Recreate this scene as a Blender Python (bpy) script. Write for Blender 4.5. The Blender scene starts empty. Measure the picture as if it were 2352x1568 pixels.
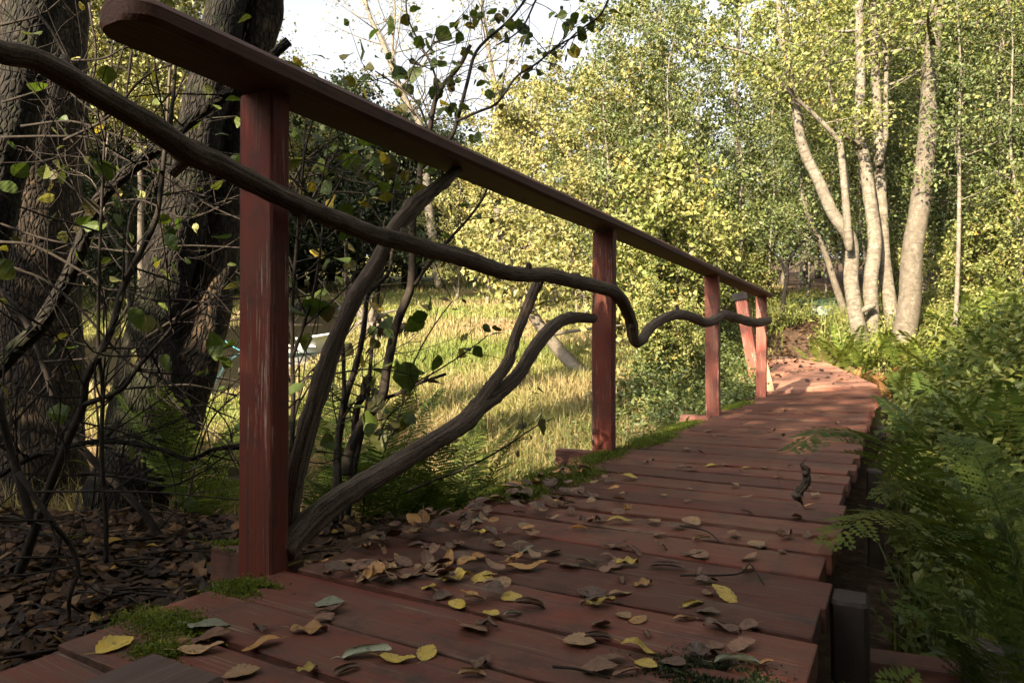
import bpy, math, random
import numpy as np
from mathutils import Vector

# ------------------------------------------------------------------ camera, sky, sun, exposure
TH = math.atan(874 / 1568)          # the camera looks this far to the left of the boardwalk's direction
F = np.array([-math.sin(TH), math.cos(TH), 0.0])
R = np.array([math.cos(TH), math.sin(TH), 0.0])
UP = np.array([0.0, 0.0, 1.0])
CAM = np.array([0.0, 0.0, 0.436])
PITCH = math.atan(22 / 1568)
scene = bpy.context.scene
cd = bpy.data.cameras.new("Camera")
cam = bpy.data.objects.new("Camera", cd)
scene.collection.objects.link(cam)
cam.location = CAM
cam.rotation_euler = (math.pi / 2 + PITCH, 0, TH)
cd.sensor_width = 36
cd.lens = 24
cd.clip_start = 0.03
cd.clip_end = 400
cd.dof.use_dof = False
scene.camera = cam

SUN_EL = math.radians(27)
SUN_DIR = np.array([-0.12, -0.993, 0.0])             # towards the sun, on the ground plane
SUN_DIR = SUN_DIR / np.linalg.norm(SUN_DIR)
SUN_VEC = SUN_DIR * math.cos(SUN_EL) + UP * math.sin(SUN_EL)
world = bpy.data.worlds.new("World")
scene.world = world
world.use_nodes = True
wt = world.node_tree
bg = wt.nodes["Background"]
sky = wt.nodes.new("ShaderNodeTexSky")
sky.sky_type = 'NISHITA'
sky.sun_disc = False
sky.sun_elevation = SUN_EL
sky.sun_rotation = math.atan2(SUN_DIR[0], SUN_DIR[1])
sky.air_density = 1.0
sky.dust_density = 6.0
sky.ozone_density = 0.6
hs = wt.nodes.new("ShaderNodeHueSaturation")
hs.inputs['Saturation'].default_value = 0.16
wt.links.new(sky.outputs[0], hs.inputs['Color'])
wt.links.new(hs.outputs[0], bg.inputs['Color'])
bg.inputs['Strength'].default_value = 0.085
sl = bpy.data.lights.new("sun", 'SUN')
sun = bpy.data.objects.new("sun", sl)
scene.collection.objects.link(sun)
sl.energy = 4.8
sl.angle = math.radians(0.6)
sl.color = (1.0, 0.84, 0.60)
sun.rotation_euler = Vector(-SUN_VEC).to_track_quat('-Z', 'Y').to_euler()
scene.view_settings.view_transform = 'Standard'
scene.view_settings.look = 'None'
scene.view_settings.exposure = 2.35
scene.view_settings.gamma = 1
cy = scene.cycles
cy.max_bounces = 6
cy.diffuse_bounces = 3
cy.glossy_bounces = 2
cy.transmission_bounces = 4
cy.transparent_max_bounces = 4
cy.use_denoising = True
cy.caustics_reflective = False
cy.caustics_refractive = False

rng = np.random.default_rng(7)
random.seed(7)
COL = scene.collection

# ------------------------------------------------------------------ measuring helpers (photo point -> place)
FP = 1568.0
def P(x, y, d):
    "world point seen at photo point (x, y of a 2352 px wide picture) at depth d"
    return CAM + F * d + R * ((x - 1176) / FP * d) + UP * ((806 - y) / FP * d)
def onz(x, y, z):
    d = FP * (CAM[2] - z) / (y - 806)
    return P(x, y, d)
def onx(x, y, X):
    k = (x - 1176) / FP
    d = X / (F[0] + R[0] * k)
    return P(x, y, d)
def ds(p):
    p = np.asarray(p)
    return p[..., 0] * F[0] + p[..., 1] * F[1], p[..., 0] * R[0] + p[..., 1] * R[1]
def sstep(a, b, x):
    t = np.clip((x - a) / (b - a), 0, 1)
    return t * t * (3 - 2 * t)
def wav(x, y, f, seed):
    r = np.random.default_rng(seed)
    v = 0
    for i in range(6):
        a = r.uniform(0, 6.28); k = f * r.uniform(0.6, 1.8)
        v = v + np.sin((x * math.cos(a) + y * math.sin(a)) * k + r.uniform(0, 6.28))
    return v / 6

# pond outline, on the sloping meadow plane
def mead(x, y):
    d = 2200.0 / (y - 576)
    q = P(x, y, d)
    return q[:2]
POND = np.array([mead(*q) for q in [(470, 925), (560, 900), (625, 868), (700, 838), (775, 800), (795, 745), (805, 700), (745, 682), (690, 688),
                                    (620, 720), (500, 745), (350, 760), (200, 768), (-100, 775), (-500, 780), (-500, 920), (150, 915), (330, 912)]])
def in_poly(x, y, poly):
    n = len(poly); c = np.zeros(np.shape(x), bool); j = n - 1
    for i in range(n):
        xi, yi = poly[i]; xj, yj = poly[j]
        m = ((yi > y) != (yj > y)) & (x < (xj - xi) * (y - yi) / (yj - yi + 1e-12) + xi)
        c ^= m; j = i
    return c
def deckz(y):
    return np.interp(y, [0, 7.4, 8.4, 11.4], [0, 0.02, 0.06, 0.33])
def plane_z(d):
    return -0.95 + 0.147 * np.maximum(d, 1.2)
def H(x, y):
    x = np.asarray(x, float); y = np.asarray(y, float)
    d = x * F[0] + y * F[1]; s = x * R[0] + y * R[1]
    z = plane_z(d) + (0.03 * wav(x, y, 1.7, 1) + 0.05 * wav(x, y, 0.5, 2)) * (1 - 0.85 * sstep(5.0, 6.5, d) * sstep(1.5, 0.5, s))
    z = z + 0.22 * np.clip(x - 0.1, 0, 6)
    corr = sstep(1.7, 1.0, np.abs(x + 0.62)) * sstep(12.3, 11.0, y)
    z = z * (1 - corr) + np.minimum(z, deckz(y) - 0.28) * corr
    bank = sstep(3.1, 2.35, d) * sstep(-1.08, -1.35, x) * sstep(-3, 0, y)
    zb = -0.15 + 0.025 * wav(x, y, 4, 3) + 0.03 * sstep(-1.5, -3.5, x)
    z = z * (1 - bank) + zb * bank
    z = z - 0.16 * in_poly(x, y, POND)
    return z
def G(x, d):
    "ground point under photo column x at depth d"
    p = P(x, 806, d)
    return np.array([p[0], p[1], float(H(p[0], p[1]))])

# ------------------------------------------------------------------ mesh builder
class MB:
    def __init__(self):
        self.v = []; self.f = {}; self.n = 0; self.r = []; self.b = []
    def add(self, verts, faces, rnd=0.5, bk=None):
        verts = np.asarray(verts, float).reshape(-1, 3)
        m = len(verts)
        for fa in faces if isinstance(faces, (list, tuple)) else [faces]:
            fa = np.asarray(fa, int)
            if fa.size == 0: continue
            self.f.setdefault(fa.shape[1], []).append(fa + self.n)
        self.v.append(verts)
        self.r.append(np.broadcast_to(np.asarray(rnd, float), (m,)))
        self.b.append(np.zeros((m, 3)) if bk is None else np.asarray(bk, float).reshape(m, 3))
        self.n += m
    def build(self, name, mats, parent=None, smooth=False):
        me = bpy.data.meshes.new(name)
        o = bpy.data.objects.new(name, me)
        COL.objects.link(o)
        if self.n:
            v = np.concatenate(self.v)
            if parent is not None:
                v = v - np.array(parent.location)
            me.vertices.add(len(v)); me.vertices.foreach_set('co', v.ravel().astype(np.float32))
            li = []; st = []; k = 0
            for size, arrs in self.f.items():
                a = np.concatenate(arrs)
                li.append(a.ravel()); st.append(k + np.arange(len(a)) * size); k += a.size
            li = np.concatenate(li); st = np.concatenate(st)
            me.loops.add(len(li)); me.loops.foreach_set('vertex_index', li.astype(np.int32))
            me.polygons.add(len(st)); me.polygons.foreach_set('loop_start', st.astype(np.int32))
            me.update(calc_edges=True)
            me.validate()
            if len(me.vertices) == len(v):
                a = me.attributes.new('rnd', 'FLOAT', 'POINT'); a.data.foreach_set('value', np.concatenate(self.r).astype(np.float32))
                a = me.attributes.new('bk', 'FLOAT_VECTOR', 'POINT'); a.data.foreach_set('vector', np.concatenate(self.b).ravel().astype(np.float32))
            me.polygons.foreach_set('use_smooth', np.full(len(me.polygons), bool(smooth)))
        for m in mats if isinstance(mats, (list, tuple)) else [mats]:
            me.materials.append(m)
        if parent is not None:
            o.parent = parent
        return o

def thing(name, label, cat, loc=(0, 0, 0), group=None):
    o = bpy.data.objects.new(name, None)
    COL.objects.link(o)
    o.location = loc; o.empty_display_size = 0.1
    return tag(o, label, cat, group)
def tag(o, label=None, cat=None, group=None, kind=None):
    if label: o['label'] = label
    if cat: o['category'] = cat
    if group: o['group'] = group
    if kind: o['kind'] = kind
    return o
def copy_tree(src, loc, rz, sc, label=None, group=None, mats=None):
    r = src.copy(); COL.objects.link(r)
    r.location = loc; r.rotation_euler = (0, 0, rz); r.scale = sc if hasattr(sc, '__len__') else (sc, sc, sc)
    if label: r['label'] = label
    if group: r['group'] = group
    for ch in list(src.children):
        c = ch.copy(); COL.objects.link(c); c.parent = r
    return r

def smooth_path(pts, n=6, extra=None):
    pts = np.asarray(pts, float)
    if len(pts) < 3 or n <= 1: return (pts, extra)
    q = np.vstack([2 * pts[0] - pts[1], pts, 2 * pts[-1] - pts[-2]])
    out = []; ex = []
    for i in range(len(pts) - 1):
        p0, p1, p2, p3 = q[i:i + 4]
        for t in np.linspace(0, 1, n, endpoint=False):
            out.append(0.5 * ((2 * p1) + (-p0 + p2) * t + (2 * p0 - 5 * p1 + 4 * p2 - p3) * t * t + (-p0 + 3 * p1 - 3 * p2 + p3) * t ** 3))
            if extra is not None: ex.append(extra[i] * (1 - t) + extra[i + 1] * t)
    out.append(pts[-1])
    if extra is not None: ex.append(extra[-1])
    return np.array(out), (np.array(ex) if extra is not None else None)

def tube(mb, pts, rad, sides=6, n=4, bump=0.0, rnd=None, rs=None, cap=True, tipcap=True, knots=0):
    "a tapering limb along a smoothed path"
    rs = rs or rng
    rad = np.broadcast_to(np.asarray(rad, float), (len(pts),))
    c, r = smooth_path(pts, n, rad)
    m = len(c)
    t = np.gradient(c, axis=0); t /= np.linalg.norm(t, axis=1)[:, None] + 1e-9
    ref = np.array([0.31, 0.17, 0.93]) if abs(t[0] @ np.array([0.31, 0.17, 0.93])) < 0.9 else np.array([1.0, 0, 0])
    u = np.cross(t[0], ref); u /= np.linalg.norm(u)
    us = [u]
    for i in range(1, m):
        u = us[-1] - t[i] * (us[-1] @ t[i]); u /= np.linalg.norm(u) + 1e-9; us.append(u)
    us = np.array(us); ws = np.cross(t, us)
    a = np.arange(sides) / sides * 2 * np.pi
    L = np.concatenate([[0], np.cumsum(np.linalg.norm(np.diff(c, axis=0), axis=1))])
    rr = np.repeat(r[:, None], sides, 1)
    if bump:
        r0 = np.mean(r)
        ph = rs.uniform(0, 6.28, 12)
        A, LL = np.meshgrid(a, L / (r0 + 1e-6))
        bmp = sum(np.sin(A * (k % 4 + 1) + LL * (0.35 + 0.22 * k) * (1 if k % 2 else -1) + ph[k]) for k in range(12)) / 5
        rr = rr * (1 + bump * bmp)
        if knots:
            for _ in range(knots):
                ka, kl, kw = rs.uniform(0, 6.28), rs.uniform(0, L[-1]), r0 * rs.uniform(0.7, 1.3)
                da = np.angle(np.exp(1j * (a - ka)))
                rr = rr * (1 + rs.uniform(0.15, 0.4) * np.exp(-(da / 0.7) ** 2)[None, :] * np.exp(-((L - kl) / kw) ** 2)[:, None])
    v = c[:, None, :] + us[:, None, :] * (np.cos(a)[None, :, None] * rr[:, :, None]) + ws[:, None, :] * (np.sin(a)[None, :, None] * rr[:, :, None])
    bk = np.stack([np.broadcast_to(np.cos(a) , (m, sides)), np.broadcast_to(np.sin(a), (m, sides)), np.repeat(L[:, None], sides, 1)], 2)
    bk = bk * np.array([1.0, 1.0, 1.0]); bk[:, :, :2] *= rr[:, :, None]
    off = rs.uniform(0, 50)
    bk[:, :, 2] += off
    i, j = np.meshgrid(np.arange(m - 1), np.arange(sides), indexing='ij')
    q = np.stack([i * sides + j, i * sides + (j + 1) % sides, (i + 1) * sides + (j + 1) % sides, (i + 1) * sides + j], -1).reshape(-1, 4)
    vv = v.reshape(-1, 3); bb = bk.reshape(-1, 3)
    fs = [q]
    if tipcap or cap:
        vv = np.vstack([vv, c[0], c[-1]]); bb = np.vstack([bb, [0, 0, off], [0, 0, off + L[-1]]])
        k = np.arange(sides)
        tr = []
        if cap: tr.append(np.stack([(k + 1) % sides, k, np.full(sides, m * sides)], -1))
        if tipcap: tr.append(np.stack([(m - 1) * sides + k, (m - 1) * sides + (k + 1) % sides, np.full(sides, m * sides + 1)], -1))
        fs.append(np.concatenate(tr))
    mb.add(vv, fs, rs.uniform() if rnd is None else rnd, bb)
    return c, r

def box(mb, lo, hi, bev=0.003, rnd=0.5, rot=None, org=None, seg=1, rs=None, warp=0.0, axis=0):
    "a bevelled timber from lo to hi, its grain along axis"
    lo = np.asarray(lo, float); hi = np.asarray(hi, float)
    o = [(axis + 1) % 3, (axis + 2) % 3]
    a0, a1 = lo[axis], hi[axis]
    b = bev
    y0, y1, z0, z1 = lo[o[0]], hi[o[0]], lo[o[1]], hi[o[1]]
    prof = np.array([(y0 + b, z0), (y1 - b, z0), (y1, z0 + b), (y1, z1 - b), (y1 - b, z1), (y0 + b, z1), (y0, z1 - b), (y0, z0 + b)])
    pin = prof * 1.0
    cen = prof.mean(0)
    pin = cen + (prof - cen) * np.array([1 - 1.2 * b / max(y1 - y0, 1e-6), 1 - 1.2 * b / max(z1 - z0, 1e-6)])
    xs = [a0] + list(np.linspace(a0 + b, a1 - b, seg + 1)) + [a1]
    rings = []
    rs = rs or rng
    wp = rs.uniform(0, 6.28, 6)
    for k, x in enumerate(xs):
        pr = pin if k in (0, len(xs) - 1) else prof
        ring = np.zeros((8, 3)); ring[:, axis] = x
        tt = (x - a0) / (a1 - a0 + 1e-9)
        ring[:, o[0]] = pr[:, 0] + warp * (math.sin(tt * 5 + wp[0]) + 0.6 * math.sin(tt * 11 + wp[1]))
        ring[:, o[1]] = pr[:, 1] + warp * 0.8 * (math.sin(tt * 4 + wp[2]) + 0.4 * math.sin(tt * 13 + wp[3]))
        rings.append(ring)
    v = np.array(rings); m = len(xs)
    bk = v.copy().reshape(-1, 3)
    bk = np.stack([bk[:, o[0]], bk[:, o[1]], bk[:, axis]], 1) + rs.uniform(0, 40)
    i, j = np.meshgrid(np.arange(m - 1), np.arange(8), indexing='ij')
    q = np.stack([i * 8 + j, i * 8 + (j + 1) % 8, (i + 1) * 8 + (j + 1) % 8, (i + 1) * 8 + j], -1).reshape(-1, 4)
    caps = np.array([[7, 6, 5, 4, 3, 2, 1, 0], [(m - 1) * 8 + k for k in range(8)]])
    v = v.reshape(-1, 3)
    if rot is not None:
        org = np.zeros(3) if org is None else np.asarray(org, float)
        v = (v - org) @ np.asarray(rot).T + org
    mb.add(v, [q, caps], rnd, bk)
def rotz(a):
    c, s = math.cos(a), math.sin(a)
    return np.array([[c, -s, 0], [s, c, 0], [0, 0, 1]])
def rotaxis(ax, a):
    ax = np.asarray(ax, float); ax = ax / np.linalg.norm(ax)
    K = np.array([[0, -ax[2], ax[1]], [ax[2], 0, -ax[0]], [-ax[1], ax[0], 0]])
    return np.eye(3) + math.sin(a) * K + (1 - math.cos(a)) * K @ K

def rand_dirs(n, rs, up=0.0):
    v = rs.normal(size=(n, 3)); v[:, 2] += up
    return v / (np.linalg.norm(v, axis=1)[:, None] + 1e-9)
def leaves(mb, pts, size, rs, up=0.9, wid=0.33, rnd=None, droop=-0.15):
    "small folded four-cornered leaves at pts"
    n = len(pts)
    if n == 0: return
    size = np.broadcast_to(np.asarray(size, float), (n,)) * rs.uniform(0.5, 1.5, n)
    nrm = rand_dirs(n, rs, up)
    a = rs.normal(size=(n, 3)); a[:, 2] += droop
    a -= nrm * np.sum(a * nrm, 1)[:, None]; a /= np.linalg.norm(a, axis=1)[:, None] + 1e-9
    b = np.cross(nrm, a)
    s = size[:, None]
    v = np.stack([pts, pts + a * s * 0.45 + b * s * wid + nrm * s * 0.10, pts + a * s - nrm * s * 0.08, pts + a * s * 0.45 - b * s * wid + nrm * s * 0.10], 1)
    q = np.arange(n * 4).reshape(n, 4)
    rr = rs.uniform(0, 1, n) if rnd is None else np.broadcast_to(rnd, (n,))
    mb.add(v.reshape(-1, 3), q, np.repeat(rr, 4))
def blades(mb, pts, h, w, rs, lean=0.35, rnd=None):
    n = len(pts)
    h = np.broadcast_to(h, (n,)) * rs.uniform(0.6, 1.35, n); w = np.broadcast_to(w, (n,)) * rs.uniform(0.7, 1.3, n)
    an = rs.uniform(0, 6.28, n); side = np.stack([np.cos(an), np.sin(an), np.zeros(n)], 1)
    la = rs.uniform(0, 6.28, n); ll = np.abs(rs.normal(0, lean, n))
    ld = np.stack([np.cos(la) * ll, np.sin(la) * ll, np.zeros(n)], 1)
    hh = h[:, None]; ww = w[:, None]
    mid = pts + np.array([0, 0, 1.0]) * hh * 0.55 + ld * hh * 0.3
    tip = pts + np.array([0, 0, 1.0]) * hh * (1 - 0.25 * np.minimum(ll, 1.5)[:, None]) + ld * hh
    v = np.stack([pts - side * ww / 2, pts + side * ww / 2, mid + side * ww * 0.4, mid - side * ww * 0.4, tip], 1)
    k = np.arange(n)[:, None] * 5
    rr = rs.uniform(0, 1, n) if rnd is None else rnd
    mb.add(v.reshape(-1, 3), [k + np.array([0, 1, 2, 3]), k + np.array([3, 2, 4])], np.repeat(rr, 5))

# ------------------------------------------------------------------ materials
def new_mat(name):
    m = bpy.data.materials.new(name); m.use_nodes = True
    nt = m.node_tree
    return m, nt, nt.nodes['Principled BSDF'], nt.nodes['Material Output']
def N(nt, t, **kw):
    n = nt.nodes.new(t)
    for k, v in kw.items():
        if k in n.inputs.keys(): n.inputs[k].default_value = v
        else: setattr(n, k, v)
    return n
def ramp(nt, stops, fac=None, interp='LINEAR'):
    n = nt.nodes.new('ShaderNodeValToRGB'); cr = n.color_ramp; cr.interpolation = interp
    while len(cr.elements) < len(stops): cr.elements.new(0.5)
    for e, (p, c) in zip(cr.elements, stops):
        e.position = p; e.color = (c, c, c, 1) if not hasattr(c, '__len__') else (*c, 1)
    if fac is not None: nt.links.new(fac, n.inputs[0])
    return n
def attr(nt, name):
    n = nt.nodes.new('ShaderNodeAttribute'); n.attribute_name = name
    return n
def scaled(nt, vec, s):
    n = nt.nodes.new('ShaderNodeMapping'); n.inputs['Scale'].default_value = s
    nt.links.new(vec, n.inputs['Vector'])
    return n.outputs[0]
def noise(nt, vec, scale, detail=4, rough=0.6, dist=0.0):
    n = nt.nodes.new('ShaderNodeTexNoise'); n.inputs['Scale'].default_value = scale
    n.inputs['Detail'].default_value = detail; n.inputs['Roughness'].default_value = rough; n.inputs['Distortion'].default_value = dist
    nt.links.new(vec, n.inputs['Vector'])
    return n.outputs['Fac']
def mix(nt, fac, a, b, mode='MIX'):
    n = nt.nodes.new('ShaderNodeMix'); n.data_type = 'RGBA'; n.blend_type = mode
    for sock, v in ((n.inputs[0], fac), (n.inputs[6], a), (n.inputs[7], b)):
        if hasattr(v, 'is_linked') or isinstance(v, bpy.types.NodeSocket): nt.links.new(v, sock)
        elif hasattr(v, '__len__'): sock.default_value = (*v, 1)
        else: sock.default_value = v
    return n.outputs[2]
def mth(nt, op, a, b=0.5):
    n = nt.nodes.new('ShaderNodeMath'); n.operation = op
    for s, v in ((n.inputs[0], a), (n.inputs[1], b)):
        if isinstance(v, bpy.types.NodeSocket): nt.links.new(v, s)
        else: s.default_value = v
    return n.outputs[0]
def bumpn(nt, bs, h, strength=0.5, dist=0.01):
    n = nt.nodes.new('ShaderNodeBump'); n.inputs['Strength'].default_value = strength; n.inputs['Distance'].default_value = dist
    nt.links.new(h, n.inputs['Height']); nt.links.new(n.outputs[0], bs.inputs['Normal'])

def wood_mat(name, paint, worn, bare, wear=0.5, streak=60, dirt=(0.03, 0.022, 0.018), rough=0.75, spec=0.3, along=2.0, peel=0.0):
    m, nt, bs, out = new_mat(name)
    bk = attr(nt, 'bk').outputs['Vector']; rn = attr(nt, 'rnd').outputs['Fac']
    g = noise(nt, scaled(nt, bk, (streak, streak, along)), 1.0, 5, 0.65, 0.3)
    fine = noise(nt, scaled(nt, bk, (streak * 3.5, streak * 3.5, along * 3)), 1.0, 3, 0.6)
    big = noise(nt, bk, 5.0, 4, 0.6)
    f1 = ramp(nt, [(wear - 0.12, 0.0), (wear + 0.14, 1.0)], mth(nt, 'ADD', mth(nt, 'MULTIPLY', g, 0.55), mth(nt, 'MULTIPLY', big, 0.45))).outputs[0]
    c = mix(nt, f1, paint, worn)
    f2 = ramp(nt, [(0.60, 0.0), (0.70, 1.0)], mth(nt, 'ADD', mth(nt, 'MULTIPLY', g, 0.75), mth(nt, 'MULTIPLY', fine, 0.25))).outputs[0]
    c = mix(nt, mth(nt, 'MULTIPLY', f2, 0.8), c, bare)
    cr = ramp(nt, [(0.30, 1.0), (0.40, 0.0)], noise(nt, scaled(nt, bk, (streak * 1.7, streak * 1.7, along * 0.6)), 1.0, 3, 0.6)).outputs[0]
    c = mix(nt, mth(nt, 'MULTIPLY', cr, 0.75), c, dirt)
    if peel:
        p1 = ramp(nt, [(0.56, 0.0), (0.60, 1.0)], noise(nt, scaled(nt, bk, (210, 210, 7)), 1.0, 4, 0.7, 0.4)).outputs[0]
        p2 = ramp(nt, [(0.45, 0.0), (0.62, 1.0)], noise(nt, scaled(nt, bk, (16, 16, 3)), 1.0, 4, 0.6)).outputs[0]
        c = mix(nt, mth(nt, 'MULTIPLY', mth(nt, 'MULTIPLY', p1, p2), peel), c, bare)
    d = ramp(nt, [(0.30, 1.0), (0.48, 0.0)], noise(nt, bk, 11.0, 5, 0.7)).outputs[0]
    c = mix(nt, mth(nt, 'MULTIPLY', d, 0.75), c, dirt)
    hv = nt.nodes.new('ShaderNodeHueSaturation')
    nt.links.new(c, hv.inputs['Color'])
    nt.links.new(mth(nt, 'ADD', mth(nt, 'MULTIPLY', rn, 0.7), 0.65), hv.inputs['Value'])
    nt.links.new(hv.outputs[0], bs.inputs['Base Color'])
    bs.inputs['Roughness'].default_value = rough
    bs.inputs['Specular IOR Level'].default_value = spec
    bumpn(nt, bs, mth(nt, 'ADD', mth(nt, 'MULTIPLY', g, 0.6), mth(nt, 'MULTIPLY', fine, 0.4)), 0.9, 0.004)
    return m
def bark_mat(name, stops, sc=9.0, stretch=0.22, bump=0.8, dist=0.02, moss=None, lent=None, fiss=None):
    m, nt, bs, out = new_mat(name)
    bk = attr(nt, 'bk').outputs['Vector']
    v = scaled(nt, bk, (sc, sc, sc * stretch))
    n1 = noise(nt, v, 1.6, 6, 0.65, 0.4)
    n2 = noise(nt, bk, sc * 2.5, 4, 0.6)
    h = mth(nt, 'ADD', mth(nt, 'MULTIPLY', n1, 0.7), mth(nt, 'MULTIPLY', n2, 0.3))
    c = ramp(nt, stops, h).outputs[0]
    if fiss:
        vo = nt.nodes.new('ShaderNodeTexVoronoi'); vo.feature = 'DISTANCE_TO_EDGE'; vo.inputs['Scale'].default_value = 1.0
        wv_ = nt.nodes.new('ShaderNodeVectorMath'); wv_.operation = 'MULTIPLY_ADD'
        nz = nt.nodes.new('ShaderNodeTexNoise'); nz.inputs['Scale'].default_value = 14; nt.links.new(bk, nz.inputs['Vector'])
        nt.links.new(nz.outputs['Color'], wv_.inputs[0]); wv_.inputs[1].default_value = (0.03, 0.03, 0.06); nt.links.new(bk, wv_.inputs[2])
        nt.links.new(scaled(nt, wv_.outputs[0], (fiss, fiss, fiss * 0.3)), vo.inputs['Vector'])
        fz = ramp(nt, [(0.0, 0.0), (0.22, 1.0)], vo.outputs['Distance']).outputs[0]
        c = mix(nt, mth(nt, 'MULTIPLY', mth(nt, 'SUBTRACT', 1.0, fz), 0.85), c, tuple(k * 0.5 for k in stops[0][1]))
        h = mth(nt, 'ADD', mth(nt, 'MULTIPLY', h, 0.45), mth(nt, 'MULTIPLY', fz, 0.55))
    if lent:
        l = ramp(nt, [(0.55, 0.0), (0.61, 1.0)], noise(nt, scaled(nt, bk, (8, 8, 30)), 1.0, 3, 0.6)).outputs[0]
        c = mix(nt, mth(nt, 'MULTIPLY', l, 0.85), c, lent)
        l2 = ramp(nt, [(0.50, 0.0), (0.58, 1.0)], noise(nt, scaled(nt, bk, (8, 8, 7)), 1.0, 5, 0.75)).outputs[0]  # bark blotches, also putting dappled leaf shadow into the colour
        c = mix(nt, mth(nt, 'MULTIPLY', l2, 0.75), c, (0.095, 0.078, 0.058))
    if moss:
        f = ramp(nt, [(0.52, 0.0), (0.66, 1.0)], noise(nt, bk, 4.0, 5, 0.7)).outputs[0]
        c = mix(nt, mth(nt, 'MULTIPLY', f, 0.7), c, moss)
    nt.links.new(c, bs.inputs['Base Color'])
    bs.inputs['Roughness'].default_value = 0.9
    bs.inputs['Specular IOR Level'].default_value = 0.2
    bumpn(nt, bs, h, bump, dist)
    return m
def leaf_mat(name, stops, trans=0.4, gloss=0.25, tint=1.25, patch=None):
    m, nt, bs, out = new_mat(name)
    rn = attr(nt, 'rnd').outputs['Fac']
    c = ramp(nt, stops, rn).outputs[0]
    if patch:
        geo = nt.nodes.new('ShaderNodeNewGeometry')
        f = ramp(nt, [(0.42, 0.0), (0.6, 1.0)], noise(nt, geo.outputs['Position'], patch[0], 3, 0.6)).outputs[0]
        c = mix(nt, mth(nt, 'MULTIPLY', f, patch[2]), c, patch[1])
    nt.links.new(c, bs.inputs['Base Color'])
    bs.inputs['Roughness'].default_value = 0.55
    bs.inputs['Specular IOR Level'].default_value = gloss
    tr = nt.nodes.new('ShaderNodeBsdfTranslucent')
    tc = mix(nt, 1.0, c, (tint, tint * 1.02, tint * 0.55), 'MULTIPLY')
    nt.links.new(tc, tr.inputs['Color'])
    ms = nt.nodes.new('ShaderNodeMixShader'); ms.inputs[0].default_value = trans
    nt.links.new(bs.outputs[0], ms.inputs[1]); nt.links.new(tr.outputs[0], ms.inputs[2])
    nt.links.new(ms.outputs[0], out.inputs['Surface'])
    return m

M = {}
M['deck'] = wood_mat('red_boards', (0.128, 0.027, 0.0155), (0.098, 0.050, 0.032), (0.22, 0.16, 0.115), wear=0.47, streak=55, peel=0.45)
M['deck_far'] = wood_mat('bleached_red_boards', (0.25, 0.085, 0.055), (0.27, 0.145, 0.10), (0.38, 0.28, 0.21), wear=0.45, streak=50, peel=0.4)  # paler red boards, used on the far leg
M['deck_dark'] = wood_mat('dark_boards', (0.065, 0.038, 0.03), (0.10, 0.07, 0.055), (0.14, 0.11, 0.09), wear=0.5, streak=45)
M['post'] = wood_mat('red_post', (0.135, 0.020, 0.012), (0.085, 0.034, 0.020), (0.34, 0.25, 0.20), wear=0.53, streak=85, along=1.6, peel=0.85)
M['post_sun'] = wood_mat('faded_red_post', (0.19, 0.040, 0.028), (0.13, 0.06, 0.04), (0.36, 0.27, 0.21), wear=0.50, streak=80, along=1.6, peel=0.9)  # lighter copy of the post red; sun on the far posts is in its tone
M['rail'] = wood_mat('brown_rail', (0.080, 0.026, 0.015), (0.095, 0.046, 0.026), (0.13, 0.085, 0.055), wear=0.52, streak=50, along=1.5)
M['beam'] = wood_mat('beam_red', (0.12, 0.04, 0.03), (0.09, 0.055, 0.04), (0.15, 0.11, 0.09), wear=0.5, streak=50)
M['newwood'] = wood_mat('pale_wood', (0.45, 0.26, 0.14), (0.38, 0.24, 0.15), (0.45, 0.33, 0.22), wear=0.5, streak=50)
M['greywood'] = wood_mat('grey_timber', (0.075, 0.06, 0.055), (0.10, 0.085, 0.078), (0.14, 0.12, 0.11), wear=0.5, streak=50)
M['rotwood'] = wood_mat('rotten_timber', (0.022, 0.015, 0.012), (0.035, 0.022, 0.015), (0.05, 0.035, 0.025), wear=0.5, streak=50)
M['drift'] = bark_mat('weathered_branch', [(0.36, (0.010, 0.007, 0.005)), (0.46, (0.068, 0.050, 0.036)), (0.64, (0.21, 0.165, 0.125))], sc=120, stretch=0.018, bump=1.0, dist=0.006)
M['bark_dark'] = bark_mat('dark_bark', [(0.30, (0.007, 0.0055, 0.0045)), (0.5, (0.018, 0.0142, 0.0108)), (0.7, (0.042, 0.033, 0.025))], sc=16, stretch=0.35, bump=1.0, dist=0.015, fiss=62, moss=(0.020, 0.024, 0.009))  # dark bark, taken darker to stand in for shade on the left trunks
M['bark_tan'] = bark_mat('flaking_bark', [(0.32, (0.012, 0.009, 0.007)), (0.47, (0.027, 0.020, 0.014)), (0.65, (0.10, 0.066, 0.038))], sc=16, stretch=0.3, bump=1.0, dist=0.015, fiss=55)
M['bark_twig'] = bark_mat('twig_bark', [(0.3, (0.014, 0.011, 0.009)), (0.52, (0.026, 0.020, 0.016)), (0.7, (0.055, 0.044, 0.034))], sc=30, stretch=0.4, bump=0.4, dist=0.004)
M['bark_birch'] = bark_mat('pale_birch_bark', [(0.30, (0.11, 0.088, 0.066)), (0.48, (0.135, 0.117, 0.090)), (0.68, (0.235, 0.207, 0.162))], sc=6, stretch=0.8, bump=0.4, dist=0.012, lent=(0.075, 0.06, 0.045))
M['bark_grey'] = bark_mat('grey_bark', [(0.30, (0.055, 0.044, 0.033)), (0.5, (0.095, 0.080, 0.060)), (0.7, (0.17, 0.145, 0.112))], sc=10, stretch=0.6, bump=0.5, dist=0.012, lent=(0.07, 0.055, 0.04))
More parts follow.
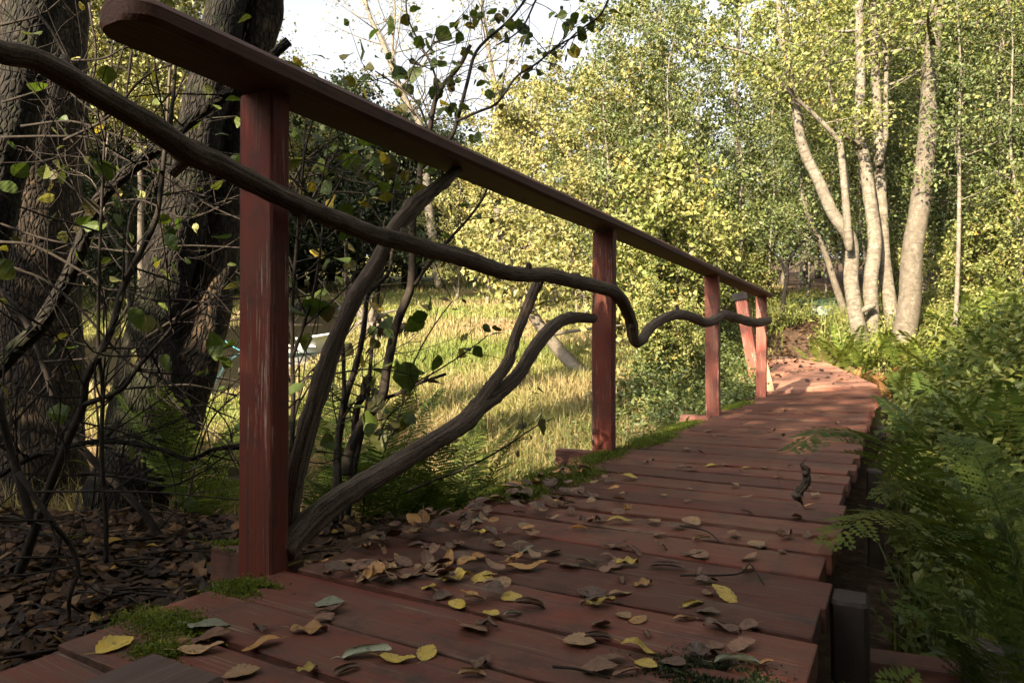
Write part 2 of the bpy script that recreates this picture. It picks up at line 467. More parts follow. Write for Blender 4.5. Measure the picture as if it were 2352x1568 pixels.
Gs = leaf_mat('sunlit_leaf', [(0.0, (0.055, 0.075, 0.016)), (0.35, (0.115, 0.135, 0.032)), (0.7, (0.19, 0.19, 0.058)), (0.93, (0.28, 0.25, 0.10)), (1.0, (0.38, 0.25, 0.04))], trans=0.22, gloss=0.3)
M['leaf_sun'] = Gs
M['leaf_pale'] = leaf_mat('pale_leaf', [(0.0, (0.09, 0.105, 0.030)), (0.4, (0.18, 0.178, 0.058)), (0.8, (0.225, 0.20, 0.075)), (1.0, (0.34, 0.25, 0.05))], trans=0.22, gloss=0.3)
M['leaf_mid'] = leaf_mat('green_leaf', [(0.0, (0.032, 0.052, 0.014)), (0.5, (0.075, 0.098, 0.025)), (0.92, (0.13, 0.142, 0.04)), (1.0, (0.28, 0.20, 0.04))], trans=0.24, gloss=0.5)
M['leaf_far'] = leaf_mat('far_leaf', [(0.0, (0.012, 0.020, 0.010)), (0.6, (0.030, 0.042, 0.018)), (1.0, (0.07, 0.08, 0.03))], trans=0.25)  # shade over the trees across the pond is put into this dark tone
M['leaf_near'] = leaf_mat('near_leaf', [(0.0, (0.035, 0.06, 0.012)), (0.55, (0.07, 0.10, 0.018)), (0.8, (0.05, 0.04, 0.015)), (0.93, (0.12, 0.11, 0.02)), (1.0, (0.34, 0.25, 0.03))], trans=0.4, gloss=0.35)
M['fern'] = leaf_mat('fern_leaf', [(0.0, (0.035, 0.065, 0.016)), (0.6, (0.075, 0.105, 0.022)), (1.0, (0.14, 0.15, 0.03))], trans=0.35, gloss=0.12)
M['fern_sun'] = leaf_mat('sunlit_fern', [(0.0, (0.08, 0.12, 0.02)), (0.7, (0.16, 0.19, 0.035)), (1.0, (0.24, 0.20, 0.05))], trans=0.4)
M['fern_dead'] = leaf_mat('rusty_fern', [(0.0, (0.10, 0.045, 0.018)), (0.6, (0.22, 0.11, 0.04)), (1.0, (0.32, 0.20, 0.08))], trans=0.3)
M['grass'] = leaf_mat('meadow_blade', [(0.0, (0.10, 0.135, 0.027)), (0.35, (0.17, 0.17, 0.05)), (0.55, (0.26, 0.20, 0.10)), (0.8, (0.31, 0.215, 0.13)), (1.0, (0.27, 0.165, 0.105))], trans=0.32, patch=(0.5, (0.15, 0.175, 0.04), 0.5))
M['herb'] = leaf_mat('herb_leaf', [(0.0, (0.04, 0.058, 0.014)), (0.55, (0.09, 0.112, 0.026)), (0.93, (0.16, 0.165, 0.04)), (1.0, (0.32, 0.20, 0.05))], trans=0.36, gloss=0.3)
M['moss'] = leaf_mat('moss_tuft', [(0.0, (0.05, 0.075, 0.010)), (0.6, (0.115, 0.15, 0.016)), (1.0, (0.20, 0.21, 0.028))], trans=0.3)
M['litter'] = leaf_mat('dead_leaf', [(0.0, (0.014, 0.009, 0.007)), (0.6, (0.062, 0.034, 0.020)), (0.85, (0.125, 0.066, 0.03)), (0.97, (0.17, 0.10, 0.045)), (1.0, (0.28, 0.17, 0.03))], trans=0.15, gloss=0.2)

def deadleaf_mat(name, a, b, spot):
    m, nt, bs, out = new_mat(name)
    bk = attr(nt, 'bk').outputs['Vector']
    sep = nt.nodes.new('ShaderNodeSeparateXYZ'); nt.links.new(bk, sep.inputs[0])
    info = nt.nodes.new('ShaderNodeObjectInfo')
    cmb = nt.nodes.new('ShaderNodeVectorMath'); cmb.operation = 'ADD'
    nt.links.new(bk, cmb.inputs[0]); nt.links.new(info.outputs['Random'], cmb.inputs[1])
    n1 = noise(nt, scaled(nt, cmb.outputs[0], (3, 3, 3)), 1.5, 5, 0.65)
    c = mix(nt, ramp(nt, [(0.35, 0.0), (0.65, 1.0)], n1).outputs[0], a, b)
    sp = ramp(nt, [(0.54, 0.0), (0.64, 1.0)], noise(nt, scaled(nt, cmb.outputs[0], (6, 6, 6)), 1.0, 5, 0.7)).outputs[0]
    c = mix(nt, mth(nt, 'MULTIPLY', sp, 0.8), c, spot)
    # veins: the midrib and the side ribs that leave it
    ay = mth(nt, 'ABSOLUTE', sep.outputs['Y'])
    rib = mth(nt, 'FRACT', mth(nt, 'MULTIPLY', mth(nt, 'SUBTRACT', sep.outputs['X'], mth(nt, 'MULTIPLY', ay, 0.7)), 7.0))
    v1 = ramp(nt, [(0.02, 1.0), (0.12, 0.0)], rib).outputs[0]
    v2 = ramp(nt, [(0.012, 1.0), (0.03, 0.0)], ay).outputs[0]
    vv = mth(nt, 'MAXIMUM', mth(nt, 'MULTIPLY', v1, 0.5), v2)
    c = mix(nt, mth(nt, 'MULTIPLY', vv, 0.45), c, tuple(min(1, k * 1.5) for k in b))
    hv = nt.nodes.new('ShaderNodeHueSaturation'); nt.links.new(c, hv.inputs['Color'])
    nt.links.new(mth(nt, 'ADD', mth(nt, 'MULTIPLY', info.outputs['Random'], 0.6), 0.68), hv.inputs['Value'])
    nt.links.new(hv.outputs[0], bs.inputs['Base Color'])
    bs.inputs['Roughness'].default_value = 0.5; bs.inputs['Specular IOR Level'].default_value = 0.4
    bumpn(nt, bs, mth(nt, 'ADD', vv, n1), 0.5, 0.002)
    return m
DL = {'yellow': deadleaf_mat('yellow_dead_leaf', (0.46, 0.30, 0.035), (0.36, 0.27, 0.06), (0.14, 0.06, 0.02)),
      'tan': deadleaf_mat('tan_dead_leaf', (0.30, 0.17, 0.07), (0.22, 0.14, 0.075), (0.09, 0.045, 0.025)),
      'brown': deadleaf_mat('brown_dead_leaf', (0.145, 0.066, 0.034), (0.19, 0.105, 0.062), (0.055, 0.028, 0.017)),
      'dark': deadleaf_mat('dark_dead_leaf', (0.075, 0.040, 0.024), (0.115, 0.066, 0.042), (0.03, 0.018, 0.012)),
      'grey green': deadleaf_mat('grey_green_dead_leaf', (0.19, 0.20, 0.13), (0.24, 0.235, 0.16), (0.08, 0.075, 0.05)),
      'orange': deadleaf_mat('orange_dead_leaf', (0.40, 0.17, 0.045), (0.34, 0.20, 0.06), (0.10, 0.04, 0.02))}

# water: dark, still, a little rippled
m, nt, bs, out = new_mat('pond_water'); M['water'] = m
bs.inputs['Base Color'].default_value = (0.022, 0.019, 0.012, 1); bs.inputs['Roughness'].default_value = 0.06
geo = nt.nodes.new('ShaderNodeNewGeometry')
bumpn(nt, bs, noise(nt, scaled(nt, geo.outputs['Position'], (1.5, 4, 1)), 2.0, 3), 0.08, 0.02)
# ground: litter on the bank, straw and peat in the meadow, humus in the wood
m, nt, bs, out = new_mat('ground_soil'); M['ground'] = m
geo = nt.nodes.new('ShaderNodeNewGeometry'); rn = attr(nt, 'rnd').outputs['Fac']
n1 = noise(nt, geo.outputs['Position'], 18, 6, 0.7); n2 = noise(nt, geo.outputs['Position'], 1.4, 4, 0.6)
lit = ramp(nt, [(0.3, (0.018, 0.012, 0.009)), (0.55, (0.06, 0.038, 0.024)), (0.75, (0.12, 0.075, 0.04))], n1).outputs[0]
gr = mix(nt, ramp(nt, [(0.4, 0), (0.6, 1)], n2).outputs[0], (0.15, 0.13, 0.045), (0.12, 0.13, 0.03))
gr = mix(nt, mth(nt, 'MULTIPLY', n1, 0.6), gr, (0.06, 0.05, 0.02))
nt.links.new(mix(nt, rn, gr, lit), bs.inputs['Base Color']); bs.inputs['Roughness'].default_value = 1.0
bs.inputs['Specular IOR Level'].default_value = 0.1
bumpn(nt, bs, n1, 0.8, 0.03)
def plain(name, col, rough=0.6, spec=0.4, var=0.35, sc=6.0, metal=0.0):
    m, nt, bs, out = new_mat(name)
    tc = nt.nodes.new('ShaderNodeTexCoord')
    n = noise(nt, tc.outputs['Object'], sc, 5, 0.65)
    nt.links.new(mix(nt, n, tuple(c * (1 - var) for c in col), tuple(min(1, c * (1 + var)) for c in col)), bs.inputs['Base Color'])
    bs.inputs['Roughness'].default_value = rough; bs.inputs['Specular IOR Level'].default_value = spec
    bumpn(nt, bs, n, 0.15, 0.004)
    return m
M['boat_white'] = plain('white_hull', (0.68, 0.67, 0.65), 0.4, 0.5, 0.12)
M['boat_teal'] = plain('teal_hull_paint', (0.10, 0.22, 0.21), 0.45, 0.4, 0.25)
M['boat_inside'] = plain('pink_grey_inside', (0.55, 0.47, 0.42), 0.6, 0.3, 0.15)
M['boat_green'] = plain('green_hull_paint', (0.03, 0.052, 0.026), 0.5, 0.4, 0.25)
M['rope'] = plain('blue_rope', (0.045, 0.15, 0.18), 0.7, 0.2, 0.2)
M['capblack'] = plain('black_cap', (0.02, 0.017, 0.016), 0.8, 0.2, 0.4)
M['sand'] = plain('pinkish_mud', (0.33, 0.25, 0.22), 0.9, 0.2, 0.3)

# ================================================================== THE GROUND
gx = np.concatenate([np.linspace(-120, -14, 30), np.linspace(-13.5, -6, 34), np.linspace(-5.9, 2.6, 96), np.linspace(2.8, 12, 30), np.linspace(13, 100, 22)])
gy = np.concatenate([np.linspace(-40, -2, 24), np.linspace(-1.8, 7, 96), np.linspace(7.12, 18, 80), np.linspace(18.4, 40, 40), np.linspace(42, 150, 24)])
X, Y = np.meshgrid(gx, gy, indexing='ij')
Z = H(X, Y)
mb = MB()
nx, ny = len(gx), len(gy)
i, j = np.meshgrid(np.arange(nx - 1), np.arange(ny - 1), indexing='ij')
q = np.stack([i * ny + j, (i + 1) * ny + j, (i + 1) * ny + j + 1, i * ny + j + 1], -1).reshape(-1, 4)
D_, S_ = ds(np.stack([X, Y], -1))
soil_shade = np.maximum(sstep(3.0, 2.4, D_), sstep(-0.4, 0.4, X + 0.05 * D_ - 0.2))
soil_shade = np.maximum(soil_shade, sstep(1.0, 0.75, np.abs(X + 0.6)) * sstep(7.4, 6.8, Y))  # soil tone under the deck puts its shade into the colour
soil_shade = np.maximum(soil_shade, sstep(9.5, 11, D_) * sstep(1.6, 2.6, S_))
mb.add(np.stack([X, Y, Z], -1).reshape(-1, 3), q, soil_shade.ravel())
tag(mb.build('ground', M['ground'], smooth=True), kind='structure')
# pond
cen = POND.mean(0)
dd, _ = ds(POND)
pz = plane_z(dd) - 0.02
mb = MB()
big = POND + (POND - cen) * 0.015
mb.add(np.column_stack([big, pz]), [np.arange(len(POND))[None, ::-1]])
w = mb.build('pond_water', M['water']); tag(w, kind='structure')

# ================================================================== THE BOARDWALK
LX = -1.055
def board(mb, yl0, yl1, yr0, yr1, xl, xr, zl, zr, rs, th=0.045, warp=0.0012):
    "one board as a bevelled timber between its two ends"
    L = np.array([xl, (yl0 + yl1) / 2, zl]); Rr = np.array([xr, (yr0 + yr1) / 2, zr])
    dv = Rr - L; ln = np.linalg.norm(dv); a = math.atan2(dv[1], dv[0]); w = ((yl1 - yl0) + (yr1 - yr0)) / 2 * math.cos(a)
    t = MB(); box(t, (0, -w / 2, -th), (ln, w / 2, 0), bev=0.0022, seg=12, rs=rs, warp=warp, axis=0)
    v = t.v[0]
    k = 1 + (((yr1 - yr0) - (yl1 - yl0)) / max(1e-6, (yl1 - yl0) + (yr1 - yr0))) * (2 * v[:, 0] / ln - 1)
    v[:, 1] *= k
    sl_ = (zr - zl) / ln
    v[:, 2] += v[:, 0] * sl_
    v = v @ rotz(a).T + L
    for s_, arrs in t.f.items():
        for fa in arrs: mb.add(v if s_ == 4 else np.zeros((0, 3)), [], 0) if False else None
    mb.add(v, [t.f[4][0], t.f[8][0]], rs.uniform(), t.b[0])
rs = np.random.default_rng(11)
walk = thing('boardwalk', 'narrow boardwalk of red-brown planks running away past four railing posts, strewn with leaves', 'boardwalk', (-0.6, 0.5, -0.2))
mb = MB()
y = -0.55
ends = []
while y < 7.25:
    wl = rs.choice([0.118, 0.122, 0.142, 0.145]); gap = rs.uniform(0.010, 0.021)
    if rs.uniform() < 0.12: gap = rs.uniform(0.026, 0.036)
    def yr(v):
        return v + np.interp(v, [-1, 4.2, 5.6, 7.25], [0.0, 0.02, 0.36, 0.93]) - 0.02 * (v < 3)
    k = np.interp(y, [4, 7], [1.0, 0.86])
    wl *= k
    xl = LX + rs.uniform(-0.035, 0.03) - (0.05 if y > 4.8 else 0)
    xr = np.interp(y, [0, 1.3, 3, 7], [-0.095, -0.110, -0.130, -0.155]) + rs.uniform(-0.018, 0.012)
    tilt = rs.uniform(-0.004, 0.004)
    board(mb, y + tilt, y + wl + tilt, yr(y) - tilt, yr(y + wl) - tilt, xl, xr, rs.uniform(-0.007, 0.004), rs.uniform(-0.007, 0.004) + np.interp(y, [6, 7.2], [0, 0.055]), rs)
    ends.append((y, y + wl))
    y += wl + gap
mb.build('deck', M['deck'], walk)
for xx in (-0.92, -0.2):
    mb = MB(); box(mb, (xx - 0.03, -0.6, -0.165), (xx + 0.03, 7.3, -0.055), bev=0.004, seg=6, axis=1)
    mb.build('joist', M['rotwood'], walk)
PY = [0.955, 2.76, 4.74, 6.85]         # the four posts
for k, yy in enumerate(PY):
    mb = MB(); z1 = [0.012, -0.006, -0.01, -0.03][k]
    box(mb, (-1.33 + [0.03, 0, 0.02, 0.06][k], yy + 0.028, z1 - 0.085), (-1.075, yy + 0.085, z1), bev=0.004, seg=5, axis=0)
    mb.build('crossbeam', M['beam'], walk)
for yy in (1.36, 3.4, 5.4, 7.6):        # piles at the right edge
    mb = MB(); g = float(H(-0.06, yy)) - 0.15
    box(mb, (-0.104, yy, g), (-0.042, yy + 0.075, -0.012 if yy < 3 else -0.09), bev=0.007, seg=5, axis=2, warp=0.002)
    mb.build('pile', M['rotwood'], walk)
# mossy rotten patch at the near right corner of the deck is grown later

# second leg of the boardwalk, beyond the bend
walk2 = thing('boardwalk', 'sunlit far leg of the boardwalk, bending left and rising to the path', 'boardwalk', (-1.1, 9, 0))
A0, A1 = np.array([-1.14, 7.30, 0.022]), np.array([-0.150, 8.36, 0.066])
B0, B1 = np.array([-1.78, 10.55, 0.30]), np.array([-1.02, 11.45, 0.335])
mb = MB(); nb = 27
for k in range(nb):
    t0 = (k + 0.05 + rs.uniform(0, .04)) / nb; t1 = (k + 0.93 + rs.uniform(-.04, .04)) / nb
    l0, l1, r0, r1 = A0 + (B0 - A0) * t0, A0 + (B0 - A0) * t1, A1 + (B1 - A1) * t0, A1 + (B1 - A1) * t1
    z = rs.uniform(-0.004, 0.004)
    ev = rs.uniform(-0.012, 0.012, 2)
    dr = (r0 - l0) / np.linalg.norm(r0 - l0)
    l0, l1, r0, r1 = l0 + dr * ev[0], l1 + dr * ev[0], r0 + dr * ev[1], r1 + dr * ev[1]
    top = np.array([l0, r0, r1, l1]) + UP * z
    bot = top - UP * 0.045
    ln = np.linalg.norm(r0 - l0)
    v = np.vstack([bot, top]); o_ = rs.uniform(0, 40)
    bk = np.array([[0, 0, 0], [0, 0, ln], [.12, 0, ln], [.12, 0, 0], [0, .04, 0], [0, .04, ln], [.12, .04, ln], [.12, .04, 0]]) + o_
    mb.add(v, np.array([[3, 2, 1, 0], [4, 5, 6, 7], [0, 1, 5, 4], [1, 2, 6, 5], [2, 3, 7, 6], [3, 0, 4, 7]]), rs.uniform(0.4, 1.0), bk)
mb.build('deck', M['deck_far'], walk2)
mb = MB()
for a, b in ((A1, B1), (A0, B0)):
    v = np.vstack([a - UP * .06, b - UP * .06, a - UP * .17, b - UP * .17])
    off = np.array([-0.05, 0.02, 0]) if a is A1 else np.array([0.05, -0.02, 0])
    w_ = np.array([0.045, -0.012, 0])
    v8 = np.vstack([v + off - w_, v + off + w_])
    mb.add(v8, np.array([[0, 1, 3, 2], [4, 6, 7, 5], [0, 4, 5, 1], [2, 3, 7, 6], [0, 2, 6, 4], [1, 5, 7, 3]]), 0.5, v8)
mb.build('joist', M['beam'], walk2)
mb = MB(); q0 = P(1699, 872, 8.0)
box(mb, (q0[0], q0[1], q0[2] - 0.034), (q0[0] + 0.26, q0[1] + 0.07, q0[2] + 0.034), bev=0.004, axis=0, rot=rotz(0.45), org=q0)
mb.build('beam_end', M['newwood'], walk2)

# dark plank ramp beyond, tilted, under leaves
ramp_t = thing('plank_ramp', 'dark tilted plank ramp under dead leaves, leading from the far boardwalk up to the path', 'ramp', (-1.5, 11.5, 0.4))
mb = MB()
C0, C1, C2, C3 = P(1778, 818, 10.9), P(1822, 820, 10.7), P(1896, 786, 12.6), P(1836, 783, 13.0)
for k in range(4):
    t0, t1 = k / 4 + 0.01, (k + 1) / 4 - 0.01
    a, b, c, d_ = C0 + (C1 - C0) * t0, C0 + (C1 - C0) * t1, C3 + (C2 - C3) * t1, C3 + (C2 - C3) * t0
    v = np.vstack([a, b, c, d_]); v8 = np.vstack([v - UP * 0.07, v])
    mb.add(v8, np.array([[3, 2, 1, 0], [4, 5, 6, 7], [0, 1, 5, 4], [1, 2, 6, 5], [2, 3, 7, 6], [3, 0, 4, 7]]), rs.uniform(0, .4), v8[:, [0, 2, 1]])
mb.build('boards', M['deck_dark'], ramp_t)

# dark loose plank lying over the near end of the deck
pl = MB(); box(pl, (-0.838, -0.35, 0.006), (-0.700, 0.552, 0.048), bev=0.005, seg=8, axis=1, warp=0.001, rnd=0.7)
o = pl.build('plank', M['deck_dark']); tag(o, 'dark weathered plank laid lengthwise over the near end of the red boardwalk', 'plank')

# timbers lying low beside the near right corner of the deck
q0 = onz(1975, 1500, -0.26); q1 = onz(2262, 1540, -0.26)
t = MB(); ln = np.linalg.norm(q1 - q0); an = math.atan2((q1 - q0)[1], (q1 - q0)[0])
box(t, (q0[0], q0[1] - 0.02, -0.30), (q0[0] + ln + 0.25, q0[1] + 0.055, -0.26), bev=0.004, seg=6, axis=0, rot=rotz(an), org=q0)
tag(t.build('board', M['beam']), 'reddish board lying low beside the dark pile at the right edge of the boardwalk', 'board')
q0 = onz(2215, 1540, -0.22); t = MB()
box(t, (q0[0], q0[1], -0.245), (q0[0] + 0.5, q0[1] + 0.06, -0.165), bev=0.004, seg=4, axis=0, rot=rotz(0.12), org=q0)
tag(t.build('timber', M['greywood']), 'short grey squared timber resting on the low reddish board under the ferns', 'timber')

# ================================================================== THE RAILING
rail = thing('railing', 'red-brown wooden railing with square posts, flat handrail and crooked branches as infill', 'railing', (-1.07, 0.95, 0))
for k, yy in enumerate(PY):
    mb = MB()
    h = [0.951, 0.951, 0.951, 0.951][k]; xw = [0.047, 0.047, 0.046, 0.046][k]
    xc = [-1.102, -1.083, -1.075, -1.09][k]
    lo = float(H(xc, yy)) - 0.2
    rx = rotaxis((0, 1, 0), [0.0, 0.004, -0.003, 0.006][k])
    box(mb, (xc - xw, yy - 0.024, lo), (xc + xw, yy + 0.024, h), bev=0.004, seg=14, axis=2, warp=0.0010, rnd=[0.62, 0.5, 0.75, 0.95][k], rot=rx, org=(xc, yy, h))
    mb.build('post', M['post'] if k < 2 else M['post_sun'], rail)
# handrail with its rounded near end
mb = MB()
x0, x1, ys, ye, z0, z1 = -1.137, -1.0075, 0.625, 6.98, 0.953, 0.998
rr_ = 0.045
outl = []
for a in np.linspace(0, math.pi / 2, 7): outl.append((x0 + rr_ - rr_ * math.cos(a) , ys + rr_ - rr_ * math.sin(a)))
for a in np.linspace(math.pi / 2, 0, 7): outl.append((x1 - rr_ + rr_ * math.cos(a), ys + rr_ - rr_ * math.sin(a)))
n0 = len(outl)
yy_ = np.linspace(ys + 0.12, ye, 40)
wv = lambda t_, s_: 0.0022 * math.sin(t_ * 1.7 + s_) + 0.0012 * math.sin(t_ * 5.1 + s_ * 2)
sections = []
bev = 0.009
def ring_at(y):
    if y < ys + rr_:
        a = math.asin(max(-1, min(1, (rr_ - (y - ys)) / rr_))); ins = rr_ * (1 - math.cos(a))
    else: ins = 0
    xa, xb = x0 + ins + wv(y, 1), x1 - ins + wv(y, 2)
    za, zb = z0 + wv(y, 3), z1 + wv(y, 4)
    return [(xa + bev, y, za), (xb - bev, y, za), (xb, y, za + bev), (xb, y, zb - bev * 1.6), (xb - bev * 1.6, y, zb), (xa + bev * 1.6, y, zb), (xa, y, zb - bev * 1.6), (xa, y, za + bev)]
ylist = list(ys + rr_ * (1 - np.cos(np.linspace(0.05, math.pi / 2, 9)))) + list(yy_)
v = np.array([ring_at(y) for y in ylist]); m_ = len(ylist)
i, j = np.meshgrid(np.arange(m_ - 1), np.arange(8), indexing='ij')
q = np.stack([i * 8 + j, i * 8 + (j + 1) % 8, (i + 1) * 8 + (j + 1) % 8, (i + 1) * 8 + j], -1).reshape(-1, 4)
caps = np.array([[0, 1, 2, 3, 4, 5, 6, 7][::-1], [(m_ - 1) * 8 + k for k in range(8)]])
vv = v.reshape(-1, 3)
mb.add(vv, [q[:, ::-1], caps[:, ::-1]], 0.45, vv[:, [0, 2, 1]])
mb.build('handrail', M['rail'], rail)

def dpath(pts, plane_x=None, d=None, wob=None):
    out = []
    for k, q_ in enumerate(pts):
        if plane_x is not None:
            px = plane_x if not hasattr(plane_x, '__len__') else np.interp(k, np.linspace(0, len(pts) - 1, len(plane_x)), plane_x)
            out.append(onx(q_[0], q_[1], px))
        else:
            dk = d if not hasattr(d, '__len__') else np.interp(k, np.linspace(0, len(pts) - 1, len(d)), d)
            out.append(P(q_[0], q_[1], dk + (wob[k] if wob is not None else 0)))
    return np.array(out)
def dradii(pts3, widths):
    d_, _ = ds(pts3)
    return np.asarray(widths) / 2 / FP * d_
BR = [(-45, 95), (0, 117), (62, 127), (135, 164), (197, 201), (267, 242), (328, 279), (381, 312), (435, 351), (492, 373), (550, 402), (621, 438), (692, 472), (780, 508), (850, 536), (920, 553), (990, 574), (1061, 591), (1109, 608),
      (1156, 624), (1209, 631), (1262, 632), (1314, 645), (1367, 657), (1408, 669), (1430, 693), (1448, 735), (1458, 782), (1474, 781), (1492, 754), (1522, 733), (1560, 722), (1591, 729), (1621, 741), (1644, 733), (1663, 722), (1694, 731), (1736, 741), (1764, 736)]
BW = [56, 55, 54, 55, 56, 56, 57, 58, 64, 54, 50, 48, 46, 44, 43, 41, 40, 42, 38, 36, 34, 34, 33, 31, 30, 29, 27, 26, 24, 23, 23, 23, 22, 21, 21, 21, 21, 21, 19]
p3 = dpath(BR, plane_x=[-1.016] * 2 + [-1.014, -1.03, -1.03, -1.035])
mb = MB(); tube(mb, p3, dradii(p3, BW), sides=16, n=9, bump=0.085, knots=16, rs=np.random.default_rng(3))
rs_ = np.random.default_rng(33)
for k_ in (3, 8, 12, 15, 20, 26, 31, 35):
    r_ = dradii(p3, BW)[k_]; d1 = UP * rs_.choice([-1, 1]) * 0.8 + rs_.normal(0, 0.5, 3); d1 /= np.linalg.norm(d1)
    tube(mb, [p3[k_], p3[k_] + d1 * r_ * 1.3, p3[k_] + d1 * r_ * rs_.uniform(1.6, 2.1)], [r_ * 0.62, r_ * 0.42, r_ * 0.36], sides=8, n=3, bump=0.08, rs=rs_)
mb.build('branch_rail', M['drift'], rail, smooth=True)
B1p = [(668, 1245), (672, 1150), (692, 1045), (722, 936), (737, 885), (762, 806), (786, 747), (821, 672), (866, 600), (903, 528), (945, 479), (973, 453), (1019, 416), (1052, 388)]
p3 = dpath(B1p, plane_x=[-1.10, -1.10, -1.085, -1.07])
mb = MB(); tube(mb, p3, dradii(p3, [40, 42, 44, 43, 50, 42, 38, 38, 36, 34, 40, 36, 27, 24]), sides=12, n=6, bump=0.085, knots=6, rs=np.random.default_rng(4))
mb.build('branch_brace', M['drift'], rail, smooth=True)
B2p = [(655, 1268), (690, 1225), (735, 1180), (796, 1135), (856, 1098), (946, 1045), (1020, 1000), (1070, 966), (1100, 936), (1145, 903), (1190, 861), (1220, 811), (1255, 765), (1290, 737), (1325, 729), (1362, 731)]
p3 = dpath(B2p, plane_x=[-1.07, -1.075, -1.08, -1.085])
mb = MB(); tube(mb, p3, dradii(p3, [54, 56, 60, 56, 52, 46, 44, 46, 40, 34, 33, 32, 32, 28, 25, 22]), sides=12, n=6, bump=0.085, knots=7, rs=np.random.default_rng(5))
F1p = [(1062, 968), (1095, 930), (1125, 889), (1165, 836), (1176, 800), (1190, 758), (1215, 697), (1236, 645)]
p3 = dpath(F1p, plane_x=[-1.083, -1.07])
tube(mb, p3, dradii(p3, [36, 31, 28, 28, 26, 25, 26, 22]), sides=10, n=6, bump=0.09, knots=4, rs=np.random.default_rng(6))
mb.build('forked_branch_brace', M['drift'], rail, smooth=True)

# the leaning, broken rail post on the far leg
lp = thing('leaning_post', 'leaning faded red post with black cap behind the last railing post', 'post', tuple(P(1728, 872, 8.1)))
mb = MB(); a, b = P(1704, 688, 8.1), P(1737, 880, 8.15)
ax = a - b; L = np.linalg.norm(ax); ax /= L
sx = R - ax * (R @ ax); sx /= np.linalg.norm(sx); sy = np.cross(ax, sx)
MR = np.column_stack([sx, sy, ax])
c40, s40 = math.cos(0.6), math.sin(0.6)
MR = MR @ rotz(-0.55)
box(mb, (-0.066, -0.05, 0), (0.066, 0.05, L), bev=0.005, seg=8, axis=2, warp=0.001, rnd=0.9, rs=rs)
mb.v[0] = mb.v[0] @ MR.T + b
mb.build('post_body', M['post_sun'], lp)
mb = MB(); box(mb, (-0.088, -0.07, L), (0.088, 0.07, L + 0.085), bev=0.006, axis=2, rs=rs)
mb.v[0] = mb.v[0] @ MR.T + b
mb.build('cap', M['capblack'], lp)
# brace boards at the foot of the last post
bt = thing('brace_board', 'greenish grey triangular brace board beside the foot of the last railing post', 'board', tuple(P(1764, 900, 7.0)))
mb = MB(); a, b = P(1749, 830, 7.15), P(1768, 905, 7.02)
ax = a - b; L = np.linalg.norm(ax); ax /= L
sx = R - ax * (R @ ax); sx /= np.linalg.norm(sx); sy = np.cross(ax, sx); MR = np.column_stack([sx, sy, ax])
box(mb, (-0.05, -0.02, 0), (0.05, 0.02, L), bev=0.004, axis=2, rs=rs); mb.v[0] = mb.v[0] @ MR.T + b
mb.build('brace_panel', M['newwood'], bt)

# ================================================================== TREES
def limb_tree(base, path, r0, r1, rs, n_limb=14, start=0.25, limb_len=1.6, twigs=5, leaf_n=8000, leaf=0.065, spread=0.16, up=0.5,
              sides=10, bump=0.05, taper=0.55, rise=0.5, leaf_rise=0.9, mbt=None, mbl=None, droop=-0.2, topleaf=True):
    "a trunk along path with limbs, twigs and leaves in clumps round the twigs"
    mbt = mbt or MB(); mbl = mbl or MB()
    path = np.asarray(path, float)
    c, r = tube(mbt, path, np.linspace(r0, r1, len(path)), sides=sides, n=5, bump=bump, rs=rs)
    tips = []
    m = len(c)
    for k in range(n_limb):
        t = start + (1 - start) * (k + rs.uniform()) / n_limb
        i = min(m - 1, int(t * (m - 1)))
        L = limb_len * (1 - taper * (t - start) / (1 - start + 1e-6)) * rs.uniform(0.6, 1.25)
        az = k * 2.4 + rs.uniform(-0.6, 0.6)
        el = rs.normal(rise, 0.25)
        d = np.array([math.cos(az) * math.cos(el), math.sin(az) * math.cos(el), math.sin(el)])
        p0 = c[i]; p1 = p0 + d * L * 0.5 + rs.normal(0, 0.06 * L, 3); p2 = p0 + d * L + UP * L * 0.12 + rs.normal(0, 0.10 * L, 3)
        rl = max(0.004, r[i] * rs.uniform(0.25, 0.42))
        cc, _ = tube(mbt, [p0, p1, p2], [rl, rl * 0.6, 0.003], sides=5, n=4, rs=rs)
        for w in range(twigs):
            j = int(rs.uniform(0.25, 1.0) * (len(cc) - 1))
            dd = d * 0.5 + rs.normal(0, 0.55, 3) + UP * 0.12; dd /= np.linalg.norm(dd)
            tl = L * rs.uniform(0.22, 0.5)
            e = cc[j] + dd * tl
            tube(mbt, [cc[j], cc[j] + dd * tl * 0.5 + rs.normal(0, 0.03, 3), e], [max(0.003, rl * 0.3), 0.003, 0.002], sides=3, n=2, rs=rs, cap=False, tipcap=False)
            tips.append((cc[j], e))
        tips.append((p1, p2))
    if leaf_n and tips:
        T = np.array(tips)
        k = rs.integers(0, len(T), leaf_n); wgt = rs.uniform(0.15, 1.05, leaf_n)[:, None]
        pts = T[k, 0] * (1 - wgt) + T[k, 1] * wgt + rs.normal(0, spread, (leaf_n, 3)) * np.array([1, 1, 0.8])
        cl = rs.uniform(0, 0.7, len(T))[k]
        leaves(mbl, pts, leaf, rs, up=up, rnd=np.clip(cl + rs.uniform(0, 0.33, leaf_n), 0, 1), droop=droop)
    return mbt, mbl
def straight(base, h, lean, rs, n=7, wob=0.08):
    b = np.asarray(base, float); lean = np.asarray(lean, float)
    return np.array([b + np.array([lean[0], lean[1], 1.0]) * h * t + np.array([*rs.normal(0, wob * (0.2 + t), 2), 0]) * (t > 0) for t in np.linspace(0, 1, n)])
